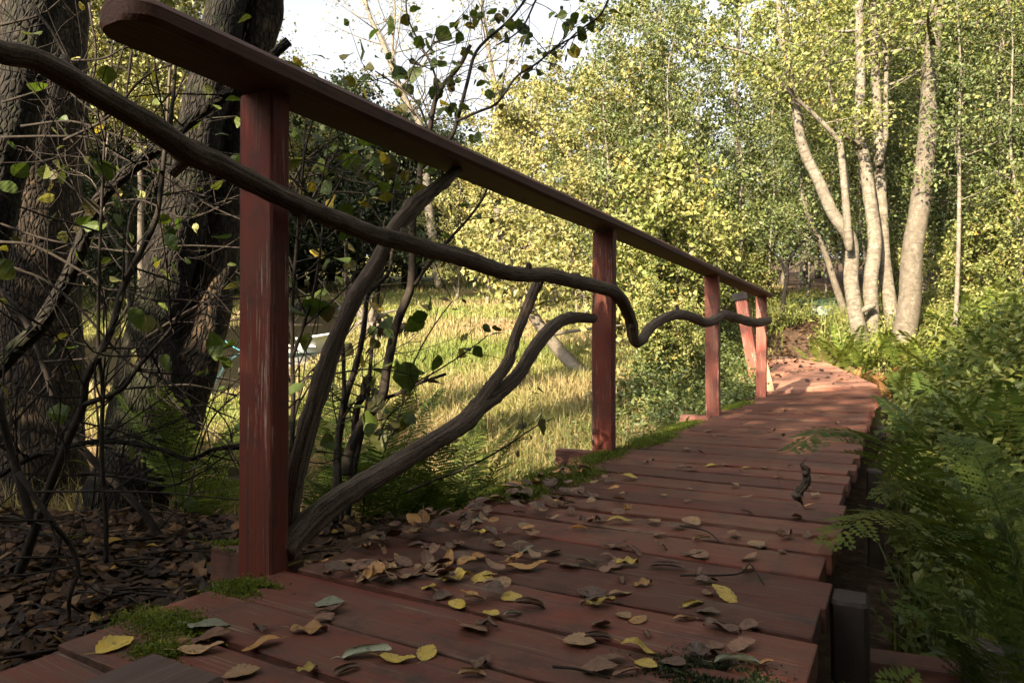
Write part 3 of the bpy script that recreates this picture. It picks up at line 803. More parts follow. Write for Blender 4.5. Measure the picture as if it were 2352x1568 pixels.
def make_tree(name, label, cat, base, path, r0, r1, bark, leafm, seed, group=None, extra=None, **kw):
    rs = np.random.default_rng(seed)
    root = thing(name, label, cat, tuple(base), group)
    t, l = limb_tree(base, path, r0, r1, rs, **kw)
    for ex in extra or []:
        e = dict(kw); e.update(ex[4] if len(ex) > 4 else {})
        limb_tree(base, ex[0], ex[1], ex[2], rs, mbt=t, mbl=l, **e)
    t.build('trunk', M[bark], root, smooth=True)
    if l.n: l.build('crown', M[leafm], root)
    return root

# ---- the pale birches standing right of the path, traced trunk by trunk
def tr(pts, d, top=None):
    return dpath(pts, d=d)
b = P(1978, 775, 10.6)
make_tree('birch_tree', 'leaning pale birch nearest the path, forking into two arms that reach left', 'tree', b,
          tr([(1982, 795), (1970, 745), (1956, 645), (1956, 554), (1915, 489), (1884, 418), (1851, 348), (1836, 282), (1826, 202), (1800, 90), (1790, -40), (1770, -200)], [10.6, 10.4, 10.2]), 0.125, 0.03,
          'bark_birch', 'leaf_sun', 21, n_limb=8, start=0.7, limb_len=1.2, leaf_n=1500, leaf=0.065, rise=0.3,
          extra=[(tr([(1953, 575), (1944, 454), (1934, 340), (1925, 315), (1869, 257), (1804, 197), (1738, 126), (1622, 96)], [10.3, 10.2, 9.9]), 0.06, 0.012, 0, dict(n_limb=8, start=0.5, leaf_n=1300, limb_len=0.9)),
                 (tr([(2008, 700), (1970, 715), (1958, 690), (1952, 680)], 10.5), 0.05, 0.03, 0, dict(n_limb=0, leaf_n=0)),
                 (tr([(1940, 480), (1950, 430), (1930, 300), (1900, 150), (1880, 0)], [10.3, 10.8]), 0.035, 0.012, 0, dict(n_limb=8, start=0.5, leaf_n=900, limb_len=0.9))])
make_tree('birch_tree', 'upright white birch ringed by dark scars, just right of the leaning birch', 'tree', P(2004, 785, 10.7),
          tr([(2006, 800), (2004, 756), (2000, 655), (2011, 554), (2000, 454), (1990, 378), (1980, 277), (1981, 151), (1979, 0), (1985, -200), (1975, -500)], [10.7, 10.8, 11]), 0.125, 0.05,
          'bark_birch', 'leaf_sun', 22, n_limb=14, start=0.74, limb_len=1.7, leaf_n=4500, leaf=0.065,
          extra=[(tr([(2001, 345), (1960, 320), (1930, 300), (1910, 290)], [10.8, 10.5]), 0.045, 0.02, 0, dict(n_limb=3, leaf_n=600, limb_len=0.8))])
make_tree('birch_tree', 'birch with dark shaded lower trunk, between the scarred white birch and the thickest one', 'tree', P(2050, 775, 11.0),
          tr([(2056, 790), (2046, 706), (2032, 600), (2028, 500), (2024, 403), (2021, 302), (2016, 176), (2010, 0), (2005, -250)], [11, 11.2]), 0.12, 0.05,
          'bark_birch', 'leaf_sun', 23, n_limb=12, start=0.72, limb_len=1.5, leaf_n=3500, leaf=0.065,
          extra=[(tr([(2022, 380), (2035, 330), (2038, 300), (2040, 180), (2045, 0)], 11.0), 0.05, 0.03, 0, dict(n_limb=5, leaf_n=900))])
make_tree('birch_tree', 'thickest grey-white birch, rightmost of the pale trunks behind the ferns', 'tree', P(2080, 795, 10.2),
          tr([(2072, 810), (2078, 770), (2091, 680), (2097, 580), (2114, 479), (2130, 353), (2137, 252), (2143, 151), (2160, 0), (2175, -250), (2185, -500)], [10.2, 10.3, 10.5]), 0.175, 0.09,
          'bark_grey', 'leaf_sun', 24, n_limb=16, start=0.72, limb_len=2.0, leaf_n=4500, leaf=0.065)
make_tree('sapling', 'slim white sapling with peeling bark standing right of the thickest birch', 'tree', P(2195, 745, 9.6),
          tr([(2192, 760), (2197, 706), (2204, 554), (2207, 403), (2207, 302), (2212, 150), (2205, 0)], 9.6), 0.034, 0.012, 'bark_birch', 'leaf_mid', 25, n_limb=16, start=0.45, limb_len=0.7, leaf_n=2600, leaf=0.055)
make_tree('birch_tree', 'stout pale trunk at the right edge, lit low down, among dark understorey', 'tree', P(2288, 700, 12.0),
          tr([(2285, 740), (2288, 655), (2295, 560), (2300, 400), (2305, 200), (2300, 0), (2310, -200)], 12.0), 0.12, 0.06, 'bark_birch', 'leaf_mid', 26, n_limb=16, start=0.25, limb_len=1.8, leaf_n=5200, leaf=0.06)
make_tree('sapling', 'dark forked sapling beside the path, left of the leaning birch', 'tree', P(1800, 760, 12.5),
          tr([(1797, 770), (1799, 700), (1808, 640), (1812, 600), (1840, 560), (1880, 525), (1930, 500)], 12.5), 0.05, 0.012, 'bark_dark', 'leaf_mid', 27, n_limb=8, start=0.4, limb_len=0.9, leaf_n=900, leaf=0.06,
          extra=[(tr([(1808, 640), (1795, 600), (1760, 560), (1745, 500)], 12.5), 0.03, 0.01, 0, dict(n_limb=6, leaf_n=800))])
make_tree('sapling', 'crooked grey stem tilting just left of the leaning birch', 'tree', P(1945, 745, 11.8),
          tr([(1955, 770), (1935, 700), (1915, 640), (1900, 590), (1880, 540), (1850, 470), (1840, 380), (1845, 250)], 11.8), 0.07, 0.02, 'bark_grey', 'leaf_mid', 28, n_limb=10, start=0.4, limb_len=1.2, leaf_n=2200, leaf=0.06)

# ---- kinds that repeat
rs = np.random.default_rng(31)
spots = {}
def proto(name, label, cat, group, xD, d, h, r0, bark, leafm, seed, **kw):
    b = G(xD, d); rs_ = np.random.default_rng(seed)
    return make_tree(name, label, cat, b, straight(b, h, rs_.normal(0, 0.05, 2), rs_), r0, r0 * 0.25, bark, leafm, seed, group=group, **kw)
def spread(src, places, labels=None, rs=rs):
    for k, (xD, d, sc) in enumerate(places):
        c = copy_tree(src, tuple(G(xD, d)), rs.uniform(0, 6.28), (sc * rs.uniform(0.9, 1.1), sc * rs.uniform(0.9, 1.1), sc))
        if labels: c['label'] = labels[k]

g = 'slender trees of the sunlit wood'
L1 = 'slender leafy tree standing in the sunlit wood behind the birches and bushes'
A = proto('slender_tree', L1, 'tree', g, 1560, 14.5, 9.5, 0.085, 'bark_birch', 'leaf_sun', 41, n_limb=26, start=0.14, limb_len=2.1, twigs=6, leaf_n=6600, leaf=0.092, spread=0.085, taper=0.6)
spread(A, [(1715, 16.5, 1.05), (1400, 18.5, 0.95), (1860, 17, 1.1), (2120, 15, 1.1), (2260, 17.5, 1.1), (2010, 19, 1.2), (2420, 14, 1.0), (2200, 21, 1.2), (1840, 22, 1.1),
           (2560, 17, 1.1), (2700, 14, 1.0), (1950, 24, 1.3), (2350, 23, 1.3), (2480, 22, 1.2)])
g = 'thin-stemmed understorey saplings'
L2 = 'thin pale stem of the understorey crowding the wood on the right'
Bp = proto('sapling', L2, 'tree', g, 2170, 12.8, 6.0, 0.032, 'bark_birch', 'leaf_mid', 42, n_limb=22, start=0.22, limb_len=1.0, twigs=4, leaf_n=4200, leaf=0.06, spread=0.14, taper=0.4)
spread(Bp, [(1380, 12.8, 1.0), (1455, 13.4, 1.1), (1515, 12.6, 0.95), (1575, 13.6, 1.15), (1630, 12.9, 1.0), (1695, 13.8, 1.05), (1325, 14.2, 0.9), (2235, 11.8, 0.9), (2150, 14, 1.1), (2250, 13.6, 1.1), (2320, 11.0, 1.0), (2345, 13, 1.1), (2060, 13.5, 1.0), (1985, 14, 1.0), (1900, 14.5, 0.9), (1850, 14, 0.9), (1760, 14, 0.85), (2400, 10.5, 1.0), (2100, 16, 1.2),
            (2215, 15.5, 1.2), (2300, 16, 1.2), (2030, 16.5, 1.2), (1720, 16.5, 1.0), (2270, 10.2, 0.8), (2480, 12, 1), (2130, 12.2, 0.8), (2360, 9.2, 0.85), (2185, 17.5, 1.2), (2330, 18.5, 1.2), (1930, 17.5, 1.1)])
g = 'bright bushy trees at the edge of the meadow'
L3 = 'bright yellow-green bushy tree at the far right edge of the meadow'
Cp = proto('bushy_tree', L3, 'tree', g, 1215, 15.5, 4.9, 0.07, 'bark_birch', 'leaf_pale', 43, n_limb=30, start=0.05, limb_len=2.0, twigs=6, leaf_n=6800, leaf=0.094, spread=0.09, taper=0.5, rise=0.55)
spread(Cp, [(1345, 14.0, 0.85), (1120, 18, 0.85), (1275, 17.5, 1.12), (1440, 13.4, 0.85), (1050, 19.5, 0.72), (1400, 16.5, 1.05), (1190, 19.5, 1.0), (1500, 17.5, 1.0)])
g = 'green shrubs along the railing'
L4 = 'dense green shrub growing beyond the far railing posts'
Dp = proto('shrub', L4, 'shrub', g, 1500, 9.0, 2.3, 0.035, 'bark_twig', 'leaf_sun', 44, n_limb=30, start=0.04, limb_len=1.15, twigs=6, leaf_n=4800, leaf=0.076, spread=0.08, taper=0.35, rise=0.85)
spread(Dp, [(1590, 9.4, 0.62), (1450, 10.5, 0.72), (1610, 11.4, 0.8), (1535, 12.0, 0.95), (1660, 12.6, 0.8), (1715, 15.0, 0.9), (1400, 9.5, 0.55), (1640, 14.2, 0.95), (1560, 7.4, 0.34), (1490, 7.2, 0.38), (1740, 13.2, 0.5)])
spread(Dp, [(2240, 10.4, 0.6), (2330, 9.8, 0.75), (2400, 8.6, 0.7), (2180, 11.6, 0.55), (2080, 12.2, 0.6)],
       ['low green shrub in front of the stout pale trunk at the right', 'green shrub at the right edge above the fern bank', 'green shrub leaning in from beyond the right edge of the fern bank',
        'small green shrub right of the slim white sapling', 'small green shrub half hidden behind the thickest birch'])
for k, (x_, y_, sc) in enumerate([(-4.3, -1.9, 1.15), (-3.1, -2.1, 1.12), (-2.0, -2.4, 1.1), (-0.9, -2.2, 1.15), (0.3, -2.2, 1.15), (1.4, -1.8, 1.1), (2.3, -0.8, 1.1), (0.9, -3.2, 1.4), (-1.4, -3.4, 1.4)]):  # shrubs added unseen behind the viewpoint to block sun and skylight
    copy_tree(Dp, (x_, y_, float(H(x_, y_))), k * 1.7, sc, label='green shrub standing behind the viewpoint', group='green shrubs behind the viewpoint')
for k, (x_, y_, sc) in enumerate([(1.55, 0.7, 0.9), (1.75, 2.3, 1.0), (2.2, 4.2, 1.0)]):  # shrubs added out of view to darken the right bank
    copy_tree(Dp, (x_, y_, float(H(x_, y_))), k * 2.1, sc, label=['green shrub beyond the right edge beside the near boards', 'green shrub beyond the right edge above the big ferns', 'green shrub beyond the right edge farther along the bank'][k])
g = 'dark trees across the pond'
L5 = 'dark dense tree standing in shade on the far side of the pond'
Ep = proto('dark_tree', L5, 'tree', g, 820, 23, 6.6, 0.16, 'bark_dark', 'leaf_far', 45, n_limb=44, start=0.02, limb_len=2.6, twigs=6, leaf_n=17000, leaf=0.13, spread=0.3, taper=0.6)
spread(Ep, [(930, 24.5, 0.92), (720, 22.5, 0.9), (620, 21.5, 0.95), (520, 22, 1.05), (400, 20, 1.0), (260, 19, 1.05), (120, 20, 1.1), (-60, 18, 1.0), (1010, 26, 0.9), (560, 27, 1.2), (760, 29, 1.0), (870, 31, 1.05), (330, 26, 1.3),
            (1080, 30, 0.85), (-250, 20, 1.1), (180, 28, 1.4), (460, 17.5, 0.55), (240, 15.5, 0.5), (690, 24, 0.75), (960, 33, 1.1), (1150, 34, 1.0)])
g = 'tall trees at the back of the wood'
L6 = 'tall tree at the back of the wood, seen through the nearer leaves'
Fp = proto('tall_tree', L6, 'tree', g, 2020, 26, 11, 0.15, 'bark_grey', 'leaf_mid', 46, n_limb=40, start=0.06, limb_len=3.4, twigs=6, leaf_n=17000, leaf=0.12, spread=0.3, taper=0.5)
spread(Fp, [(1640, 28, 0.5), (1800, 27, 0.75), (1950, 29, 1.15), (2100, 27, 1.15), (2250, 29, 1.2), (2400, 27, 1.2), (1380, 30, 0.45), (2550, 30, 1.2), (2700, 27, 1.1), (1720, 34, 0.65), (1880, 34, 1.0), (2050, 35, 1.4), (2220, 35, 1.4)])
# yellow-lit trees seen between the left trunks
g = 'yellow-lit trees behind the left trunks'
L7 = 'yellow-green tree catching the sun behind the dark left trunks'
Hp = proto('lit_tree', L7, 'tree', g, 330, 13.0, 7.5, 0.07, 'bark_grey', 'leaf_pale', 47, n_limb=26, start=0.42, limb_len=1.9, twigs=5, leaf_n=9000, leaf=0.075, spread=0.2)
spread(Hp, [(470, 14.5, 1.0), (180, 12.5, 1.0), (20, 14, 1.05), (620, 16.5, 0.82)])

# ---- two bare pale trees against the sky
make_tree('bare_tree', 'tall bare pale tree against the sky, the left of the two in the gap', 'tree', P(1000, 640, 22), dpath([(1010, 660), (985, 480), (965, 290), (925, 220), (880, 100), (850, 40), (820, -60)], d=22), 0.16, 0.05, 'bark_birch', 'leaf_pale', 51,
          n_limb=22, start=0.3, limb_len=2.6, twigs=7, leaf_n=420, leaf=0.09, rise=0.6, sides=7, extra=[(dpath([(925, 220), (900, 120), (905, 20), (890, -80)], d=22), 0.06, 0.03, 0, dict(n_limb=8))])
make_tree('bare_tree', 'tall bare pale tree against the sky, the right of the two in the gap', 'tree', P(1170, 640, 21), dpath([(1175, 660), (1168, 420), (1150, 260), (1130, 160), (1115, 60), (1095, -60)], d=21), 0.12, 0.04, 'bark_birch', 'leaf_pale', 52,
          n_limb=22, start=0.3, limb_len=2.2, twigs=7, leaf_n=500, leaf=0.09, rise=0.6, sides=7)

# ---- pale leaning trunk at the meadow's edge
make_tree('leaning_tree', 'pale leaning trunk at the meadow edge, seen through the fork of the branch brace', 'tree', P(1372, 885, 7.4), dpath([(1376, 895), (1340, 862), (1290, 810), (1235, 740), (1190, 665), (1160, 580), (1140, 480)], d=[7.4, 7.8, 8.3]), 0.085, 0.045,
          'bark_grey', 'leaf_pale', 53, n_limb=12, start=0.45, limb_len=1.1, leaf_n=2600, leaf=0.07, rise=0.2)

# ---- unseen trees added outside the view to shade boardwalk and pond trees
g = 'leafy trees behind the viewpoint'
SH = proto('shade_tree', 'leafy tree standing behind the viewpoint, shading the boardwalk', 'tree', g, 1176, 1, 9.0, 0.16, 'bark_grey', 'leaf_sun', 61, n_limb=46, start=0.06, limb_len=2.6, twigs=6, leaf_n=7200, leaf=0.17, spread=0.2, taper=0.4)
SHADE = [(-1.15, -6.2, 0.59), (0.1, -6.0, 0.60), (1.3, -5.6, 0.52), (2.6, -4.5, 1.2), (4.6, -2.5, 1.3), (5.4, 1.0, 1.3), (3.2, -8, 1.3), (6.5, -6, 1.4), (7.5, 4.0, 1.3), (-3.9, -6.5, 0.46), (-5.6, -6.0, 0.46),
         (-17, 0, 1.5), (-21, 3, 1.5), (-25, 2, 1.5), (-16, -6, 1.4), (-20, -4, 1.5)]
for k, (x_, y_, sc) in enumerate(SHADE):
    z_ = float(H(x_, y_))
    if k == 0: SH.location = (x_, y_, z_); continue
    copy_tree(SH, (x_, y_, z_), k * 1.3, sc)

# ================================================================== THE STAND OF TREES LEFT OF THE RAILING
def trunk_only(name, label, cat, d, stems, bark, seed, sides=22, bump=0.09, group=None, extra_parts=None):
    "stems: list of (points with width in photo px)"
    rs_ = np.random.default_rng(seed)
    first = stems[0]
    root = thing(name, label, cat, tuple(P(first[0][0], first[0][1], d if not hasattr(d, '__len__') else d[0])), group)
    mb_ = MB()
    for s_ in stems:
        p3_ = dpath([(q_[0], q_[1]) for q_ in s_], d=d)
        w_ = dradii(p3_, [q_[2] for q_ in s_])
        tube(mb_, p3_, w_, sides=sides, n=7, bump=bump, rs=rs_)
    mb_.build('trunk', M[bark], root, smooth=True)
    return root, mb_
# the big leaning alder behind the first post: two stems from one foot
alder, _ = trunk_only('alder_tree', 'big dark leaning tree with twin trunks behind the first railing post', 'tree', [2.75, 2.85, 2.95],
    [[(265, 1260, 215), (285, 1190, 195), (318, 1060, 175), (345, 930, 155), (350, 850, 140), (352, 770, 118), (372, 680, 104), (393, 580, 106), (420, 450, 102), (448, 330, 98), (478, 190, 92), (500, 90, 88), (518, 0, 84), (540, -150, 80), (590, -500, 70)]], 'bark_dark', 71)
mb = MB(); rs_ = np.random.default_rng(72)
pp = [(330, 1120, 150), (385, 960, 150), (425, 850, 130), (465, 750, 108), (490, 640, 92), (508, 540, 84), (520, 430, 78), (535, 330, 78), (552, 230, 84), (575, 120, 88), (600, 0, 92), (630, -150, 86), (680, -500, 76)]
p3 = dpath([(q_[0], q_[1]) for q_ in pp], d=[2.85, 3.05, 3.1]); tube(mb, p3, dradii(p3, [q_[2] for q_ in pp]), sides=20, n=7, bump=0.1, rs=rs_)
o = mb.build('second_trunk', M['bark_tan'], alder, smooth=True)
trunk_only('old_tree', 'thick old trunk with sun-flecked flaking bark at the left edge', 'tree', [3.3, 3.4], [[(70, 1300, 260), (72, 1150, 235), (62, 900, 215), (62, 650, 205), (68, 450, 205), (80, 250, 195), (92, 50, 185), (98, -150, 180), (110, -600, 170)]], 'bark_tan', 73)
trunk_only('old_tree', 'dark trunk leaning out of the top left corner', 'tree', [2.5, 2.6], [[(-140, 900, 150), (-80, 640, 140), (-22, 420, 120), (20, 260, 108), (55, 110, 100), (75, 0, 100), (100, -150, 95), (160, -500, 85)]], 'bark_dark', 74)
trunk_only('old_tree', 'slimmer dark trunk standing just right of the thick flaking trunk', 'tree', [3.6, 3.6], [[(172, 1250, 60), (165, 1000, 56), (158, 800, 54), (155, 600, 52), (152, 300, 46), (157, 100, 44), (158, -100, 42), (150, -500, 38)]], 'bark_dark', 75)

def twiggy(mb_, c, rs_, n, length, r0, lf=None, leaf=0.05, droop=0.0, leaf_p=0.4):
    "fine side twigs with a few leaves"
    m_ = len(c); pts = []
    for k in range(n):
        i = int(rs_.uniform(0.15, 0.98) * (m_ - 1))
        t = c[min(i + 1, m_ - 1)] - c[max(i - 1, 0)]; t /= np.linalg.norm(t) + 1e-9
        d_ = t * 0.5 + rs_.normal(0, 0.6, 3) + UP * 0.1; d_ /= np.linalg.norm(d_)
        L = length * rs_.uniform(0.4, 1.4)
        mid = c[i] + d_ * L * 0.5 + rs_.normal(0, 0.07, 3) * L; e = c[i] + d_ * L + rs_.normal(0, 0.14, 3) * L - UP * droop * L
        cc, _ = tube(mb_, [c[i], mid, e], [r0, r0 * 0.7, r0 * 0.35], sides=4, n=4, rs=rs_, cap=False)
        for w in range(rs_.integers(0, 3)):
            j = rs_.integers(2, len(cc)); d2 = d_ + rs_.normal(0, 0.7, 3); d2 /= np.linalg.norm(d2)
            e2 = cc[j - 1] + d2 * L * rs_.uniform(0.2, 0.5)
            tube(mb_, [cc[j - 1], (cc[j - 1] + e2) / 2 + rs_.normal(0, 0.02, 3), e2], [r0 * 0.5, r0 * 0.4, r0 * 0.25], sides=3, n=3, rs=rs_, cap=False, tipcap=False)
            if rs_.uniform() < leaf_p: pts.append(e2)
        if rs_.uniform() < leaf_p: pts.append(e)
    return pts

# broad near leaves, toothed and gently folded
def broad_leaf(L=1.0, W=0.40, teeth=7, fold=0.18, curl=0.25, nl=10, rs_=None):
    rs_ = rs_ or np.random.default_rng(0)
    t = np.linspace(0, 1, nl)
    w = W * np.sin(np.pi * t ** 0.82) ** 0.75 * (1 + 0.07 * np.cos(t * teeth * 6.28))
    w[0] = 0.01; w[-1] = 0.004
    rows = []
    for s_ in (-1.0, -0.5, 0.0, 0.5, 1.0):
        x = t * L - 0.03 * abs(s_) * np.sin(t * 3.1)
        yv = w * s_
        zv = fold * np.abs(yv) - curl * (t - 0.3) ** 2 + 0.015 * np.sin(t * 17 + s_ * 2)
        rows.append(np.stack([x, yv, zv], -1))
    v = np.stack(rows, 1)       # nl x 5 x 3
    i, j = np.meshgrid(np.arange(nl - 1), np.arange(4), indexing='ij')
    q_ = np.stack([i * 5 + j, i * 5 + j + 1, (i + 1) * 5 + j + 1, (i + 1) * 5 + j], -1).reshape(-1, 4)
    bk_ = np.stack([np.repeat(t[:, None], 5, 1), v[:, :, 1], np.zeros((nl, 5))], -1)
    return v.reshape(-1, 3), q_, bk_.reshape(-1, 3)
BL = [broad_leaf(W=0.40, curl=0.25, fold=0.2), broad_leaf(W=0.46, curl=-0.2, fold=0.35), broad_leaf(W=0.34, curl=0.5, fold=0.1), broad_leaf(W=0.42, curl=0.1, fold=-0.25)]
def place_leaves(mb_, pts, size, rs_, hang=0.5, face=None, rnd=None):
    for k, p_ in enumerate(pts):
        v, q_, bk_ = BL[rs_.integers(len(BL))]
        s_ = (size if not hasattr(size, '__len__') else size[k]) * rs_.uniform(0.5, 1.1)
        a = rs_.normal(0, 1, 3); a[2] -= hang; a /= np.linalg.norm(a)
        nn = rs_.normal(0, 0.7, 3) + (np.array([0, 0, 1.0]) if face is None else face); nn -= a * (nn @ a); nn /= np.linalg.norm(nn)
        b_ = np.cross(nn, a)
        mb_.add(v @ np.stack([a, b_, nn]) * s_ + p_, q_, rs_.uniform() if rnd is None else rnd, bk_)

def sapling(label, d, stems, seed, twigs=14, tl=0.35, tr_=0.0028, leaf_pts=None, leaf_size=0.06, bark='bark_twig', leafm='leaf_near', leaf_p=0.35, name='bare_sapling', cat='sapling', group=None, hang=0.5, twd=0.0, sides=8, wob=0.012):
    rs_ = np.random.default_rng(seed)
    s0 = stems[0]
    root = thing(name, label, cat, tuple(P(s0[0][0], s0[0][1], d if not hasattr(d, '__len__') else d[0])), group)
    mb_ = MB(); ml = MB(); lp_ = []
    for s_ in stems:
        p3_ = dpath([(q_[0], q_[1]) for q_ in s_], d=d)
        p3_[1:-1] += rs_.normal(0, wob, (max(0, len(p3_) - 2), 3)) * np.array([0.3, 0.3, 0.2])
        c_, _ = tube(mb_, p3_, dradii(p3_, [q_[2] for q_ in s_]), sides=sides, n=6, bump=0.05, rs=rs_)
        lp_ += twiggy(mb_, c_, rs_, int(twigs * max(0.4, len(s_) / 5)), tl, tr_, leaf_p=leaf_p, droop=twd)
    mb_.build('stem', M[bark], root, smooth=True)
    place_leaves(ml, lp_, leaf_size, rs_, hang)
    if leaf_pts:
        for q_ in leaf_pts:
            dq = np.median(np.atleast_1d(d)) + rs_.normal(0, 0.06)
            place_leaves(ml, [P(q_[0], q_[1], dq)], q_[2] / FP * dq / 0.85, rs_, 0.3, face=-F * 0.9 + UP * 0.3, rnd=q_[3] if len(q_) > 3 else None)
    if ml.n: ml.build('leaves', M[leafm], root)
    return root
def W(pts, w0, w1):
    return [(x, y, w0 + (w1 - w0) * k / (len(pts) - 1)) for k, (x, y) in enumerate(pts)]
sapling('thick bent grey branch-like stem sweeping up from the left edge across the alder trunk', 1.95, [W([(-60, 905), (0, 850), (41, 797), (80, 757), (115, 715), (164, 625), (193, 551), (230, 459), (287, 394), (357, 340), (410, 291), (484, 242), (560, 185), (660, 90)], 42, 22)], 101, twigs=10, leaf_p=0.5, bark='bark_dark', leafm='leaf_sun')
sapling('forked sapling with a V-shaped pair of stems in the litter left of the alder', 1.75,
        [W([(20, 1545), (24, 1430), (33, 1370), (56, 1281), (77, 1200), (123, 1105), (160, 1002), (185, 932), (205, 867), (246, 764), (287, 654), (316, 576), (353, 505), (365, 435), (381, 340), (392, 240), (400, 120)], 26, 7),
         W([(185, 932), (238, 916), (279, 891), (320, 842), (369, 793), (394, 752), (412, 715)], 13, 6),
         W([(80, 1200), (57, 1117), (25, 1023), (0, 940), (-30, 830)], 22, 12),
         W([(24, 1425), (53, 1459), (75, 1505), (100, 1580)], 20, 14)], 102, twigs=9, leaf_p=0.35)
sapling('dark arching branch bowed across the foot of the alder', 1.9, [W([(-40, 1120), (41, 1068), (103, 1035), (164, 1019), (226, 1010), (287, 1014), (369, 1031), (435, 1051), (492, 1035), (560, 1020)], 15, 9)], 103, twigs=12, bark='bark_dark', leaf_p=0.15)
sapling('pale pole leaning down to the right, its foot in the leaf litter', 2.1, [W([(0, 666), (62, 748), (103, 846), (131, 937), (156, 990), (197, 1039), (246, 1092), (308, 1154), (349, 1195), (380, 1245)], 13, 18)], 104, twigs=6, bark='bark_twig')
sapling('thin upright dark stem in front of the alder foot', 1.75, [W([(248, 1290), (242, 1191), (236, 1040), (234, 895), (222, 797), (224, 674), (232, 551), (238, 430), (236, 300), (242, 150)], 11, 5)], 105, twigs=8)
sapling('slender sunlit stem standing between the alder and the flaking trunk', 2.9, [W([(262, 1230), (262, 1050), (270, 920), (300, 780), (296, 617), (299, 492), (340, 431), (369, 381), (380, 250), (390, 80)], 12, 6), W([(296, 600), (240, 520), (236, 420), (245, 300)], 8, 4)], 106, twigs=10, bark='bark_grey', leafm='leaf_sun', leaf_p=0.8)
sapling('crooked brown stem hooked downward in the litter at the lower left', 1.45, [W([(45, 1085), (74, 1114), (134, 1206), (160, 1250), (178, 1310), (174, 1360), (160, 1410), (150, 1470)], 13, 8)], 107, twigs=5, leaf_p=0.1)
# long thin twigs that cross the tangle
tw = [[(0, 316), (123, 308), (197, 316), (267, 349), (328, 381), (410, 427), (472, 455), (537, 478)], [(-20, 515), (103, 537), (205, 568), (307, 570), (410, 564), (560, 572)],
      [(0, 560), (74, 576), (193, 621), (230, 649), (295, 670), (357, 684), (410, 690), (530, 706)], [(45, 283), (156, 279), (246, 304), (312, 336), (361, 369), (395, 400), (470, 470), (560, 500)],
      [(-10, 43), (82, 25), (140, -5)], [(-10, 223), (62, 209), (123, 190)], [(140, 130), (215, 122), (310, 118), (395, 150)], [(150, 320), (230, 270), (330, 190), (430, 130)], [(170, 500), (300, 460), (420, 500), (540, 460)],
      [(-10, 610), (90, 640), (190, 720), (300, 830), (380, 870), (470, 930), (540, 960)], [(280, 890), (370, 885), (440, 880), (540, 912)], [(180, 1090), (300, 1100), (400, 1105), (470, 1085), (560, 1010)], [(340, 770), (430, 700), (500, 690), (545, 730)],
      [(0, 1010), (100, 880), (170, 770), (230, 690), (320, 600)], [(60, 0), (110, 80), (160, 180), (190, 260), (230, 330)], [(215, 1180), (210, 1000), (240, 850), (300, 700)], [(415, 1180), (440, 1050), (490, 950), (545, 900)], [(380, 900), (440, 960), (500, 1010), (550, 1090)],
      [(255, 100), (262, 200), (270, 340), (280, 420)], [(300, 110), (285, 240), (275, 330)], [(200, 0), (215, 130), (190, 260), (200, 420)]]
for k, t_ in enumerate(tw):
    pass
L8 = 'thin bare twig straggling through the tangle between the left trunks and the first post'
for k, t_ in enumerate(tw):
    rs_ = np.random.default_rng(200 + k)
    dd_ = rs_.uniform(1.45, 2.5)
    pts_ = [(x + rs_.normal(0, 5), y + rs_.normal(0, 5)) for x, y in t_]
    sapling(L8, dd_, [W(pts_, 7 * 1.6 / dd_ + 1, 3.5)], 220 + k, twigs=7, tl=0.22, tr_=0.0019, leaf_p=0.3, name='bare_twig', cat='twig', group='thin twigs tangled left of the first post', sides=5, leaf_size=0.05, wob=0.03, leafm='leaf_sun' if k % 3 == 0 else 'leaf_near')

# ---- saplings between the first two posts
gl = [(870, 60, 52), (925, 28, 40), (980, 105, 55), (960, 148, 45), (985, 138, 42), (940, 165, 48), (838, 205, 62), (895, 30, 40), (1010, 200, 30), (1030, 240, 40), (1050, 238, 42), (1025, 262, 45), (1003, 265, 45), (925, 190, 35), (940, 212, 40), (905, 200, 30), (955, 225, 34), (875, 170, 28),
      (1000, 60, 38), (990, 85, 30), (803, 120, 42), (830, 112, 40), (745, 130, 36), (1095, 20, 26), (870, 130, 32), (1090, 62, 40), (1060, 70, 34)]
sapling('alder sapling with dark holed leaves against the sky, rising between the first two posts', [2.15, 2.3],
        [W([(800, 1090), (806, 1035), (841, 960), (876, 916), (891, 846), (916, 747), (941, 662), (946, 597), (948, 560), (952, 500), (960, 430), (968, 370), (985, 300), (1000, 230), (1020, 190), (1052, 150), (1080, 100)], 26, 8),
         W([(952, 655), (991, 600), (1030, 550), (1070, 505), (1105, 462), (1120, 430)], 9, 5),
         W([(968, 385), (1000, 350), (1035, 314), (1050, 274), (1068, 189), (1085, 124), (1115, 85), (1160, 50), (1195, 10), (1230, -40)], 11, 5),
         W([(1048, 276), (1100, 254), (1140, 234), (1185, 179), (1235, 144), (1284, 100), (1330, 70), (1370, 40)], 7, 3),
         W([(985, 305), (960, 240), (930, 205), (890, 180), (860, 160)], 6, 3), W([(1010, 215), (990, 150), (960, 90), (940, 30), (930, -30)], 6, 3), W([(930, 205), (950, 150), (985, 110), (1000, 70)], 4, 3)],
        301, twigs=9, tl=0.20, tr_=0.0018, leaf_pts=gl, leaf_size=0.042, leaf_p=0.75, bark='bark_twig')
gl2 = [(1190, 70, 34), (1215, 78, 32), (1180, 62, 30), (1310, 62, 34), (1345, 50, 40), (1375, 28, 36), (1350, 85, 36), (1290, 100, 28), (1325, 130, 30), (1300, 40, 30), (1240, 110, 22), (1265, 140, 24), (1390, 60, 34), (1150, 30, 26), (1130, 60, 24), (1245, 170, 22), (1090, 325, 26)]
